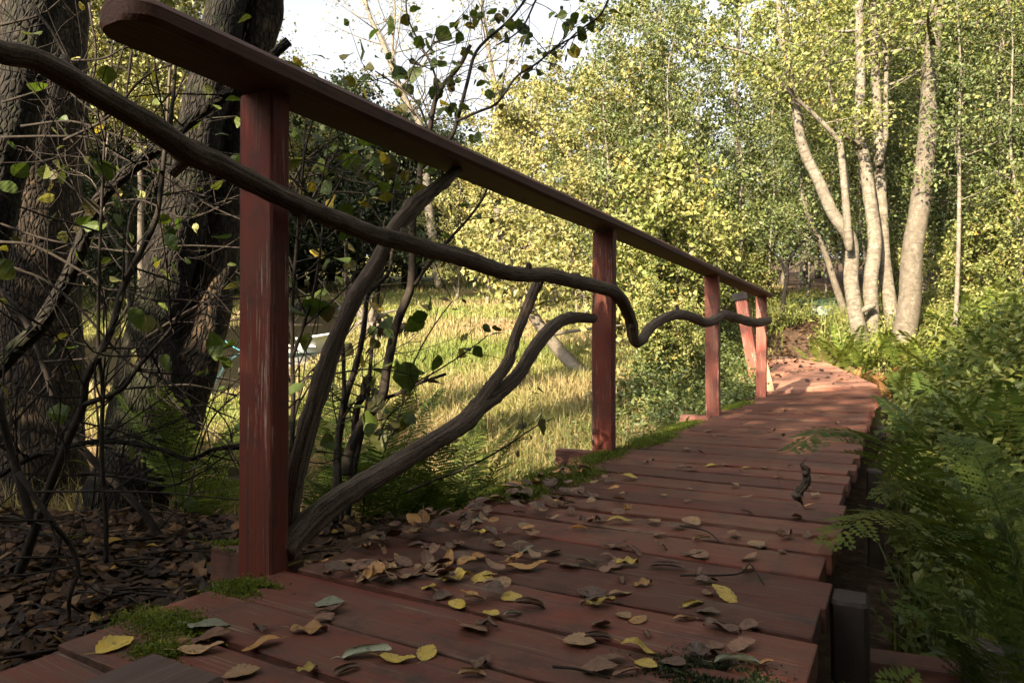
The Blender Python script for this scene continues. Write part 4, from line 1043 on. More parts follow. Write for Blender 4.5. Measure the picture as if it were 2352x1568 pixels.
sapling('dark leafy twig hanging into the sky at the top centre', [2.25, 2.3], [W([(1420, -60), (1385, 20), (1345, 60), (1310, 85), (1290, 110)], 6, 3), W([(1260, -60), (1230, 0), (1205, 50), (1175, 80), (1140, 100)], 5, 3)], 302, twigs=9, tl=0.16, tr_=0.0016, leaf_pts=gl2, leaf_size=0.04, leaf_p=0.8, name='leafy_twig', cat='twig')
sapling('slim upright stem nearest the pale branch brace, cut short at the top', 2.3, [W([(788, 1230), (781, 1020), (791, 906), (791, 781), (794, 676), (796, 536), (800, 430)], 12, 6)], 303, twigs=8, tl=0.25)
sapling('clump of dark stems in the meadow edge between the first two posts', [2.35, 2.4], [W([(775, 1240), (778, 1060), (784, 970), (796, 906), (816, 846), (831, 762), (841, 682), (867, 660), (889, 620), (900, 560), (905, 470), (915, 380)], 20, 5),
        W([(800, 1180), (821, 1055), (841, 956), (846, 896), (856, 796), (866, 687), (874, 612), (880, 520)], 13, 5), W([(815, 1000), (822, 940), (833, 905), (836, 880)], 17, 14)], 304, twigs=8, tl=0.25, leaf_p=0.3)
sapling('upright stem with big hanging green leaves right behind the first post', 1.75, [W([(665, 1230), (668, 1060), (672, 940), (674, 800), (672, 690), (680, 560), (690, 450), (700, 350), (720, 260)], 12, 5), W([(672, 820), (700, 740), (720, 660), (735, 560), (745, 450)], 9, 4), W([(668, 1000), (690, 900), (715, 860), (740, 830)], 6, 3)],
        305, twigs=12, tl=0.28, leaf_pts=[(682, 720, 75, 0.3), (690, 700, 70, 0.2), (662, 870, 85, 0.3), (655, 910, 60, 0.2), (520, 790, 60, 0.35), (730, 1030, 70, 0.45), (655, 1025, 50, 0.35), (740, 905, 45, 0.5)], leaf_p=0.55, leaf_size=0.055)
gl3 = [(730, 370, 48), (705, 420, 42, 0.99), (760, 330, 50), (800, 345, 56), (830, 300, 50), (690, 300, 60), (720, 285, 50), (860, 330, 55), (880, 370, 45), (850, 400, 46), (895, 420, 50), (780, 300, 46), (930, 390, 42), (820, 380, 42), (840, 455, 44, 0.95), (900, 350, 52), (870, 350, 44), (760, 450, 40, 0.95), (915, 450, 40), (745, 590, 36, 0.99), (770, 400, 30)]
sapling('leafy shrub twigs spread under the handrail beside the first post', [2.0, 2.1], [W([(660, 440), (700, 370), (745, 330), (790, 300), (850, 280)], 6, 3), W([(665, 420), (740, 400), (820, 415), (900, 425), (960, 420)], 5, 3), W([(690, 470), (760, 440), (850, 440), (950, 445)], 5, 3), W([(715, 460), (740, 400), (775, 330), (800, 270)], 6, 3), W([(560, 500), (640, 460), (665, 420)], 6, 5)],
        306, twigs=10, tl=0.17, tr_=0.0017, leaf_pts=gl3, leaf_size=0.05, leaf_p=0.7, name='leafy_shrub', cat='shrub')
sapling('short broken branch stub pointing right above the fork of the brace', 2.2, [W([(846, 916), (896, 911), (956, 881), (1025, 858)], 9, 7)], 307, twigs=3, tl=0.12, name='broken_branch', cat='branch')
sapling('twig with ragged lobed green leaves held over the meadow', 2.1, [W([(900, 1000), (920, 930), (937, 870), (965, 800), (1000, 740), (1040, 690)], 5, 2.5), W([(930, 890), (985, 860), (1040, 830), (1090, 790), (1120, 770)], 4, 2.5)], 308, twigs=4, tl=0.12, tr_=0.0014,
        leaf_pts=[(960, 760, 60, 0.45), (1010, 815, 60, 0.5), (930, 830, 60, 0.4), (945, 860, 50, 0.45), (1110, 745, 34), (1130, 755, 34), (1125, 770, 36), (1090, 795, 30), (1060, 800, 30), (1020, 680, 30), (1060, 686, 28)], leaf_p=0.3, leaf_size=0.04, name='leafy_twig', cat='twig')
sapling('black withered leaves hanging on twigs above the forked brace', 2.0, [W([(870, 1010), (890, 960), (930, 930), (950, 900)], 5, 2.5), W([(930, 1130), (1000, 1100), (1080, 1070), (1150, 1030), (1230, 985), (1270, 960)], 6, 2.5)], 309, twigs=5, tl=0.12, tr_=0.0014,
        leaf_pts=[(955, 960, 75, 0.75), (880, 940, 55, 0.75), (895, 970, 55, 0.75), (915, 965, 50, 0.75), (870, 985, 50, 0.7), (1030, 1045, 40, 0.75), (1210, 970, 40, 0.75), (1250, 960, 34, 0.75), (1190, 1070 - 20, 20, 0.75), (835, 970, 50, 0.5), (770, 1010, 55, 0.6)], leaf_p=0.4, leaf_size=0.04, name='withered_twig', cat='twig')

# ================================================================== GRASS, LITTER, MOSS, UNDERGROWTH
rs = np.random.default_rng(401)
def dxy(xD, d):
    k = (xD - 1176) / FP
    return F[0] * d + R[0] * k * d, F[1] * d + R[1] * k * d
# meadow grass
n = 150000
yy_ = rs.uniform(640, 1330, n * 2); d_ = 2200 / (yy_ - 576); d_ = d_ * rs.uniform(0.9, 1.1, n * 2)
xD = rs.uniform(-150, 1800, n * 2)
px, py = dxy(xD, d_)
ok = (px < -1.22) & (d_ > 2.5) & (d_ < 30) & ~in_poly(px, py, POND) & ~((py < 0.4) & (d_ < 3.2))
ok &= ~((d_ < 3.0) & (px > -1.8) & (py < 2.6) & (rs.uniform(size=n * 2) < 0.8))
dens = 0.5 + 0.5 * wav(px, py, 2.2, 61)
shore = np.min(np.stack([np.hypot(px - q_[0], py - q_[1]) for q_ in POND[:8]]), 0)
ok &= rs.uniform(size=n * 2) < 0.45 + 0.55 * dens
px, py, d_, shore = px[ok], py[ok], d_[ok], shore[ok]
pz_ = H(px, py)
patchy = wav(px, py, 0.9, 62) * 0.35 + wav(px, py, 2.6, 63) * 0.2
near = sstep(7.5, 4.5, d_)
hgt = (0.165 + 0.06 * wav(px, py, 1.3, 64)) * np.interp(d_, [2.5, 4, 8, 30], [1.35, 1.15, 0.75, 0.9]) * (0.45 + 0.55 * sstep(0.2, 1.6, shore))
edge = sstep(3.2, 2.4, d_)
rnd = np.clip(0.46 + patchy * 1.6 + 0.22 * near + rs.normal(0, 0.16, len(px)), 0, 1)
mb = MB(); blades(mb, np.stack([px, py, pz_], 1), hgt * rs.uniform(0.6, 1.2, len(px)), 0.0035 + 0.0013 * d_, rs, lean=0.7, rnd=rnd)
tag(mb.build('meadow_grass', M['grass']), 'tall yellow-green and straw-coloured meadow grass', 'grass', kind='stuff')

# herbs and undergrowth
def herb_cloud(mb_, px, py, hmax, leaf, rs_, per=9, rnd0=0.5):
    "upright leafy herbs: a stem of leaf pairs at each place"
    n_ = len(px); pz0 = H(px, py)
    h_ = hmax * rs_.uniform(0.35, 1.1, n_)
    lx = rs_.normal(0, 0.22, n_); ly = rs_.normal(0, 0.22, n_)
    t = (np.arange(per)[None, :] + rs_.uniform(0, 1, (n_, per))) / per
    X_ = px[:, None] + lx[:, None] * t * h_[:, None] + rs_.normal(0, 0.02, (n_, per)); Y_ = py[:, None] + ly[:, None] * t * h_[:, None] + rs_.normal(0, 0.02, (n_, per))
    Z_ = pz0[:, None] + (0.12 + 0.88 * t) * h_[:, None]
    pts = np.stack([X_, Y_, Z_], -1).reshape(-1, 3)
    rr_ = np.clip(np.repeat(rs_.uniform(0, 0.6, n_), per) + rs_.uniform(0, 0.4, n_ * per), 0, 1)
    leaves(mb_, pts, np.repeat(np.broadcast_to(leaf, (n_,)), per), rs_, up=1.6, wid=0.30, rnd=rr_, droop=-0.1)
    base = np.stack([px, py, pz0], 1)
    return base
n = 10500
d_ = rs.uniform(1.15, 3.4, n) ** 2.0; kk = rs.uniform(0, 1, n)
px = -0.02 + kk ** 0.8 * (0.42 + 0.24 * d_); py = (d_ - F[0] * px) / F[1]
ok = (py > 0.9) & (py < 12) & ~((px < 0.06 + 0.03 * np.maximum(py - 2, 0)) & (py < 9) & (rs.uniform(size=n) < 0.6)) & ~((py < 2.3) & (rs.uniform(size=n) < 0.5)) & ((0.5 + 0.5 * wav(px, py, 3.5, 71)) + 0.12 > rs.uniform(size=n))
px, py, d_ = px[ok], py[ok], d_[ok]
mb = MB(); hm = np.interp(py, [1, 2.5, 4, 7, 12], [0.13, 0.22, 0.42, 0.55, 0.5]) * (0.6 + 0.6 * np.clip(px, 0, 1.2)) * (1 + 0.4 * wav(px, py, 2.5, 72))
herb_cloud(mb, px, py, hm, 0.046 + 0.0034 * d_, rs, per=8)
bx = rs.uniform(0.0, 1.4, 5000); by = rs.uniform(1.0, 7.0, 5000)
blades(mb, np.stack([bx, by, H(bx, by)], 1), 0.22, 0.006, rs, lean=0.7, rnd=rs.uniform(0.2, 0.9, 5000))
tag(mb.build('undergrowth', M['herb']), 'dense green herbs and grass covering the bank right of the boardwalk', 'undergrowth', kind='stuff')
# left of the deck beyond the second post, and round the far leg and the path
mb = MB()
n = 5200
yb = 3.6 + 7.9 * rs.uniform(0, 1, n) ** 0.7; xb = -1.25 - rs.uniform(0, 1, n) ** 1.3 * np.interp(yb, [3.4, 5, 11], [0.35, 0.9, 1.6]) - np.interp(yb, [7.2, 11], [0, 0.65])
herb_cloud(mb, xb, yb, np.interp(yb, [3.4, 5, 8, 11.5], [0.12, 0.26, 0.55, 0.4]) * rs.uniform(0.5, 1.2, n), 0.042, rs, per=12)
n = 1500
xb = rs.uniform(-2.6, -1.3, n); yb = rs.uniform(2.6, 4.4, n)
herb_cloud(mb, xb[:350], yb[:350], 0.22, 0.04, rs, per=6)
blades(mb, np.stack([xb, yb, H(xb, yb)], 1), 0.28, 0.007, rs, lean=0.7, rnd=rs.uniform(0.4, 1.0, n))
tag(mb.build('green_herbs', M['leaf_mid']), 'sunlit green herbs growing along the left side of the boardwalk', 'herbs', kind='stuff')
mb = MB(); n = 9000
d_ = rs.uniform(9.8, 17, n); xD = rs.uniform(1720, 2500, n); px, py = dxy(xD, d_)
pth = np.interp(d_, [10.5, 13, 17], [1790, 1905, 1960])
ok = (np.abs(xD - pth) > np.interp(d_, [10, 13, 17], [75, 40, 26])) & ~((np.abs(px + 1.3) < 0.9) & (py < 11.6))
px, py, d_ = px[ok], py[ok], d_[ok]
herb_cloud(mb, px, py, 0.42, 0.06, rs, per=7)
blades(mb, np.stack([px, py, H(px, py)], 1), 0.5, 0.012, rs, lean=0.5, rnd=rs.uniform(0.1, 0.8, len(px)))
tag(mb.build('wood_floor_plants', M['leaf_sun']), 'green ferny growth on the floor of the wood around the birches', 'undergrowth', kind='stuff')

# the trodden path under the birches
pts = [(1752, 10.6), (1800, 11.4), (1868, 12.4), (1925, 13.3), (1955, 15.5), (1990, 19)]
c = np.array([G(*q_) for q_ in pts]); c, _ = smooth_path(c, 8)
t = np.gradient(c, axis=0); nrm = np.stack([-t[:, 1], t[:, 0], np.zeros(len(t))], 1); nrm /= np.linalg.norm(nrm, axis=1)[:, None]
rows = []
for s_ in np.linspace(-0.55, 0.55, 7):
    pr = c + nrm * (s_ * (1 + 0.15 * np.sin(np.arange(len(c)) * 0.9 + s_ * 5))[:, None]); pr[:, 2] = H(pr[:, 0], pr[:, 1]) + 0.02 - 0.03 * abs(s_)
    rows.append(pr)
v = np.stack(rows, 1); i, j = np.meshgrid(np.arange(len(c) - 1), np.arange(6), indexing='ij')
mb = MB(); mb.add(v.reshape(-1, 3), np.stack([i * 7 + j, (i + 1) * 7 + j, (i + 1) * 7 + j + 1, i * 7 + j + 1], -1).reshape(-1, 4)[:, ::-1], 1.0)
tag(mb.build('path', M['ground'], smooth=True), kind='structure')

# dead leaves lying as litter (bank, path, ramp)
def litter(mb_, pts, size, rs_, lift=0.006, tiltn=0.35):
    n_ = len(pts)
    T = []
    for k_ in range(6):
        T.append(broad_leaf(W=rs_.uniform(0.24, 0.36), curl=rs_.uniform(-0.7, 0.5), fold=rs_.uniform(-0.5, 0.5), nl=5, teeth=2))
    ch = rs_.integers(0, 6, n_)
    for k_ in range(6):
        m_ = ch == k_
        if not m_.any(): continue
        v, q_, bk_ = T[k_]
        pp_ = pts[m_]; nn = pp_.shape[0]
        nr = rs_.normal(0, tiltn, (nn, 3)); nr[:, 2] = 1 * np.sign(rs_.uniform(-0.3, 1, nn)); nr /= np.linalg.norm(nr, axis=1)[:, None]
        a = rs_.normal(size=(nn, 3)); a -= nr * np.sum(a * nr, 1)[:, None]; a /= np.linalg.norm(a, axis=1)[:, None]
        b_ = np.cross(nr, a); s_ = (size * rs_.uniform(0.6, 1.3, nn))[:, None, None]
        w = (v[None, :, 0:1] * a[:, None] + v[None, :, 1:2] * b_[:, None] + v[None, :, 2:3] * nr[:, None]) * s_
        w += pp_[:, None]; w[:, :, 2] += lift + rs_.uniform(0, 0.012, (nn, 1))
        lowest = np.min(w[:, :, 2], axis=1)
        w[:, :, 2] += np.maximum(0, pp_[:, 2] - 0.004 - lowest)[:, None] * 0.8
        nv = len(v)
        mb_.add(w.reshape(-1, 3), (q_[None] + (np.arange(nn) * nv)[:, None, None]).reshape(-1, 4), np.repeat(rs_.uniform(0, 1, nn), nv), np.tile(bk_, (nn, 1)))
n = 5200
xD = rs.uniform(-250, 660, n); yD = rs.uniform(1130, 1700, n)
d_ = FP * (0.436 + 0.15) / (yD - 806); px, py = dxy(xD, d_)
ok = (px < -1.10) & (d_ < 3.0)
px, py = px[ok], py[ok]
mb = MB(); litter(mb, np.stack([px, py, H(px, py)], 1), 0.043, rs, tiltn=0.28)
xr = rs.uniform(-1.9, -1.0, 700); yr_ = rs.uniform(1.05, 2.5, 700); litter(mb, np.stack([xr, yr_, H(xr, yr_)], 1), 0.045, rs)
tag(mb.build('leaf_litter', M['litter']), 'brown leaf litter covering the shaded bank left of the boardwalk', 'leaf litter', kind='stuff')
mb = MB()
k = rs.integers(0, len(c), 1100); o_ = rs.uniform(-0.65, 0.65, 1100)
pp = c[k] + nrm[k] * o_[:, None] + rs.normal(0, 0.08, (1100, 3)); pp[:, 2] = H(pp[:, 0], pp[:, 1]) + 0.02
litter(mb, pp, 0.085, rs)
u1, u2 = rs.uniform(0, 1, 420), rs.uniform(0, 1, 420)
pp = (C0 * ((1 - u1) * (1 - u2))[:, None] + C1 * (u1 * (1 - u2))[:, None] + C2 * (u1 * u2)[:, None] + C3 * ((1 - u1) * u2)[:, None]); litter(mb, pp, 0.08, rs)
u1, u2 = rs.uniform(0, 1, 110) ** 1.6, rs.uniform(0, 1, 110) ** 0.5
pp = (A0 * ((1 - u1) * (1 - u2))[:, None] + A1 * (u1 * (1 - u2))[:, None] + B1 * (u1 * u2)[:, None] + B0 * ((1 - u1) * u2)[:, None]); litter(mb, pp, 0.065, rs)
tag(mb.build('path_leaves', M['litter']), 'dry brown leaves strewn over the path, the plank ramp and the far boardwalk', 'leaf litter', kind='stuff')
# sticks on the bank
L9 = 'thin dead stick lying in the leaf litter left of the boardwalk'
for k in range(22):
    xD, yD = rs.uniform(-30, 560), rs.uniform(1190, 1560); q0 = onz(xD, yD, -0.13); an = rs.uniform(-0.7, 0.7) + (math.pi if rs.uniform() < .5 else 0); L = rs.uniform(0.15, 0.5)
    pp = np.array([q0 + (R * math.cos(an) * L + F * math.sin(an) * L) * t_ + rs.normal(0, 0.012, 3) * t_ for t_ in np.linspace(0, 1, 4)])
    pp = pp[(pp[:, 0] < -1.12)]
    if len(pp) < 3: continue
    pp[:, 2] = H(pp[:, 0], pp[:, 1]) + rs.uniform(0.012, 0.03, len(pp))
    mb = MB(); tube(mb, pp, np.linspace(0.0045, 0.002, len(pp)), sides=5, n=4, rs=rs)
    tag(mb.build('stick', M['bark_twig'], smooth=True), L9, 'stick', 'dead sticks in the leaf litter')

# moss along the edges of the deck
def moss(pts_area, n_, rs_, h=0.014):
    mb_ = MB()
    for (x0_, x1_, y0_, y1_, z_) in pts_area:
        a_ = max(0.002, (x1_ - x0_) * (y1_ - y0_)); k_ = int(n_ * a_)
        u_, v_ = rs_.normal(0.5, 0.22, k_), rs_.normal(0.5, 0.22, k_)
        px_ = x0_ + (x1_ - x0_) * u_; py_ = y0_ + (y1_ - y0_) * v_
        keep = 0.5 + 0.5 * wav(px_, py_, 60, 91) + 0.25 * wav(px_, py_, 20, 92) > 0.38
        px_, py_ = px_[keep], py_[keep]
        f_ = np.exp(-(((px_ - (x0_ + x1_) / 2) / (x1_ - x0_)) ** 2 + ((py_ - (y0_ + y1_) / 2) / (y1_ - y0_)) ** 2) * 5)
        blades(mb_, np.stack([px_, py_, np.full(len(px_), z_ - 0.003)], 1), h * (0.35 + f_), 0.0034, rs_, lean=0.9)
    return mb_
mb = moss([(-1.13, -0.90, 0.62, 0.76, 0.002), (-1.00, -0.86, 0.58, 0.66, 0.003), (-1.12, -0.98, 0.80, 0.92, 0.003), (-1.34, -1.07, 0.975, 1.05, 0.014), (-1.03, -0.97, 0.86, 0.90, 0.002)], 90000, rs, h=0.0085)
tag(mb.build('moss', M['moss']), 'bright green moss on the board ends beside the first railing post', 'moss', kind='stuff')
mb = moss([(-1.12, -0.90, 1.70, 1.98, 0.003), (-1.13, -0.88, 1.98, 2.40, 0.003), (-1.12, -0.98, 2.40, 2.95, 0.003), (-1.12, -0.95, 2.95, 3.6, 0.003), (-1.13, -1.0, 3.6, 4.3, 0.003), (-1.14, -1.03, 5.2, 6.2, 0.003)], 60000, rs, h=0.015)
tag(mb.build('moss', M['moss']), 'yellow-green moss fringe along the left edge of the boardwalk past the first post', 'moss', kind='stuff')
mb = moss([(-0.34, -0.08, 0.86, 1.02, 0.002), (-0.25, -0.08, 0.80, 0.90, 0.002)], 60000, rs, h=0.0055)
tag(mb.build('moss', M['leaf_far']), 'dark moss patch on the near right corner of the boardwalk', 'moss', kind='stuff')

# ================================================================== FERNS
def frond(mb_, p0, p1, rs_, arch=0.25, side=None, pairs=22, wid=0.30, fine=True, rnd=0.5, twist=0.0, stemr=0.003, mst=None, first=0.12):
    "one arching frond with pinnae down both sides"
    p0 = np.asarray(p0, float); p1 = np.asarray(p1, float)
    L = np.linalg.norm(p1 - p0)
    mid = (p0 + p1) / 2 + UP * arch * L
    t = np.linspace(0, 1, pairs + 2)[:, None]
    c_ = (1 - t) ** 2 * p0 + 2 * t * (1 - t) * mid + t ** 2 * p1
    tg = 2 * (1 - t) * (mid - p0) + 2 * t * (p1 - mid); tg /= np.linalg.norm(tg, axis=1)[:, None]
    sd = np.cross(tg, UP) if side is None else np.broadcast_to(np.asarray(side, float), tg.shape)
    sd = sd - tg * np.sum(sd * tg, 1)[:, None]; sd /= np.linalg.norm(sd, axis=1)[:, None] + 1e-9
    nm = np.cross(sd, tg)
    if mst is not None: tube(mst, c_[::3], np.linspace(stemr, 0.0008, len(c_[::3])), sides=4, n=2, rs=rs_, cap=False)
    P0, A_, B_, S_ = [], [], [], []
    for i_ in range(1, pairs + 1):
        u_ = i_ / (pairs + 1)
        if u_ < first: continue
        uu = (u_ - first) / (1 - first)
        pl_ = wid * L * (min(1, uu / 0.18) ** 0.7) * (1 - uu) ** 0.62 * 0.95 + 0.006
        for sg in (-1, 1):
            dr = sd[i_] * sg * 0.92 + tg[i_] * 0.42 + nm[i_] * rs_.normal(-0.06, 0.10); dr /= np.linalg.norm(dr)
            pn = np.cross(dr, np.cross(nm[i_], dr)); pn = nm[i_] - dr * (nm[i_] @ dr); pn /= np.linalg.norm(pn); wv_ = np.cross(pn, dr)
            pw = L / pairs * (0.62 if fine else 0.88)
            if fine:
                k_ = max(3, int(pl_ / max(0.007, 0.0115 * L))); uu_ = (np.arange(k_) + 0.6) / k_
                q_ = c_[i_] + dr * (pl_ * uu_)[:, None] - UP * (0.10 * pl_ * uu_ ** 2)[:, None]
                ln_ = pw * (1 - uu_ ** 1.6 * 0.75)
                for s2 in (-1, 1):
                    P0.append(q_); S_.append(ln_); dd_ = wv_ * s2 + dr * 0.55; dd_ /= np.linalg.norm(dd_)
                    A_.append(np.broadcast_to(dd_, (k_, 3)) + rs_.normal(0, 0.06, (k_, 3))); B_.append(np.broadcast_to(dr, (k_, 3)) * (pl_ / k_ * 0.62 / np.maximum(ln_, 1e-4))[:, None])
            else:
                P0.append(c_[i_][None]); S_.append(np.array([pl_])); A_.append((dr - UP * 0.08)[None]); B_.append((wv_ * (pw * 0.62 / max(pl_, 1e-4)))[None])
    P0, A_, B_, S_ = np.concatenate(P0), np.concatenate(A_), np.concatenate(B_), np.concatenate(S_)[:, None]
    v_ = np.stack([P0, P0 + A_ * S_ * 0.4 + B_ * S_, P0 + A_ * S_, P0 + A_ * S_ * 0.4 - B_ * S_], 1)
    n_ = len(P0)
    mb_.add(v_.reshape(-1, 3), np.arange(n_ * 4).reshape(n_, 4), np.repeat(np.clip(rnd + rs_.normal(0, 0.12, n_), 0, 1), 4))
def fern(label, base, fronds, mat, seed, group=None, fine=True, pairs=22, wid=0.26, name='fern', first=0.12):
    "fronds: list of tips, each (tip, arch)"
    rs_ = np.random.default_rng(seed)
    root = thing(name, label, 'fern', tuple(base), group)
    for tip, arch in fronds:
        mb_ = MB(); frond(mb_, np.asarray(base) + rs_.normal(0, 0.012, 3), tip, rs_, arch=arch, pairs=pairs, wid=wid, fine=fine, rnd=rs_.uniform(0.15, 0.8), mst=mb_, stemr=0.0035, first=first)
        mb_.build('frond', M[mat], root)
    return root
def rosette(base, n_, L, rs_, up=0.75, out=0.75):
    r_ = []
    for k_ in range(n_):
        a_ = k_ * 6.283 / n_ + rs_.uniform(-0.4, 0.4); l_ = L * rs_.uniform(0.7, 1.15)
        r_.append((np.asarray(base) + np.array([math.cos(a_) * out, math.sin(a_) * out, up * rs_.uniform(0.5, 1.2)]) * l_, rs_.uniform(0.12, 0.3)))
    return r_
# the big shaded ferns at the lower right, tips read off the photo
fb = np.array([0.343, 2.19, float(H(0.343, 2.19))])
fern('big shaded fern whose long frond reaches across the right edge of the boardwalk', fb, [(P(1803, 1040, 1.55), 0.60), (P(1880, 1258, 1.45), 0.58), (P(2000, 1150, 1.65), 0.66), (P(2110, 1090, 1.9), 0.62), (P(2180, 1000, 2.2), 0.5), (P(2470, 1010, 2.1), 0.5), (P(2160, 1230, 1.5), 0.5)], 'fern', 501, pairs=26, wid=0.17, first=0.34)
fb2 = np.array([0.29, 1.68, float(H(0.29, 1.68))])
fern('dark fern spreading low over the herbs at the lower right edge', fb2, [(P(2060, 1395, 1.35), 0.5), (P(2110, 1330, 1.5), 0.5), (P(2200, 1270, 1.35), 0.5), (P(2290, 1200, 1.4), 0.45), (P(2180, 1450, 1.25), 0.45), (P(2420, 1180, 1.4), 0.4)], 'fern', 502, pairs=24, wid=0.20, first=0.3)
fb3 = np.array([0.30, 0.93, float(H(0.30, 0.93)) + 0.05])
fern('pale green fern frond lying over the low boards at the bottom right', fb3, [(P(1905, 1556, 0.98), 0.16), (P(2040, 1520, 1.1), 0.2)], 'fern', 503, pairs=17, wid=0.25)
rs = np.random.default_rng(510)
g = 'sunlit ferns at the foot of the birches'
L10 = 'sunlit yellow-green fern at the foot of the pale birches'
ff = [(1905, 9.9), (2100, 9.6), (2150, 9.0), (2230, 8.8), (2060, 9.9), (2290, 8.4), (1985, 10.0), (2190, 10.2), (2340, 8.9), (1945, 10.3), (2330, 10.2), (2260, 9.8)]
for k, (xD, d) in enumerate(ff):
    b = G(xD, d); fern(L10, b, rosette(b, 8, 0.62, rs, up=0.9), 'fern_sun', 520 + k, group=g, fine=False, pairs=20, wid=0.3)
g = 'rust-brown dead ferns by the bend'
L11 = 'rust-brown dead fern drooping beside the bend of the boardwalk'
for k, (xD, d) in enumerate([(1935, 8.8), (1990, 8.6), (2040, 8.2), (1960, 9.4), (2020, 9.2), (2070, 9.0), (2090, 8.4)]):
    b = G(xD, d); fern(L11, b, rosette(b, 9, 0.42, rs, up=0.55), 'fern_dead', 540 + k, group=g, fine=False, pairs=18, wid=0.22)
g = 'green ferns on the shaded right bank'
L12 = 'green fern among the herbs on the shaded bank right of the boardwalk'
for k, (xD, d) in enumerate([(2150, 5.6), (2260, 5.0), (2120, 6.8), (2230, 6.4), (2320, 6.0), (2080, 7.6), (2300, 7.2), (2180, 7.8), (2200, 4.0), (2320, 3.8), (2130, 4.4)]):
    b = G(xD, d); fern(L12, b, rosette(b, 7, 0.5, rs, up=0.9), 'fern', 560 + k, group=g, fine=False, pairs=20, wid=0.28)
g = 'ferns at the meadow edge below the railing'
L13 = 'fern at the meadow edge seen below the handrail between the first two posts'
for k, (xD, yD, d, L) in enumerate([(900, 1190, 2.7, 0.42), (830, 1210, 2.5, 0.38), (985, 1150, 2.9, 0.45), (1010, 1120, 2.75, 0.36), (1250, 1090, 2.75, 0.30), (760, 1230, 2.6, 0.35), (470, 1195, 2.7, 0.40), (420, 1200, 2.9, 0.35), (1060, 1130, 3.0, 0.4)]):
    b = P(xD, yD, d); b[2] = min(b[2], float(H(b[0], b[1])) + 0.05)
    b[2] = float(H(b[0], b[1]))
    fern(L13, b, rosette(b, 7, L * 1.35, rs, up=1.0, out=0.6), 'fern', 580 + k, group=g, fine=True, pairs=20, wid=0.24)
# the curled withered scrap that hangs from the long frond's tip
mb = MB(); a = P(1842, 1065, 1.5)
pp = dpath([(1838, 1062), (1852, 1085), (1846, 1112), (1828, 1135), (1838, 1150), (1845, 1165)], d=1.52)
tube(mb, pp, [0.003, 0.010, 0.008, 0.011, 0.003, 0.0015], sides=9, n=8, bump=0.5, rs=rs)
tube(mb, dpath([(1850, 1050), (1845, 1058), (1838, 1066)], d=1.52), [0.0012, 0.0012, 0.0012], sides=4, n=2, rs=rs)
tag(mb.build('withered_leaf', M['drift'], smooth=True), 'curled grey withered leaf dangling over the planks below the long fern frond', 'leaf')

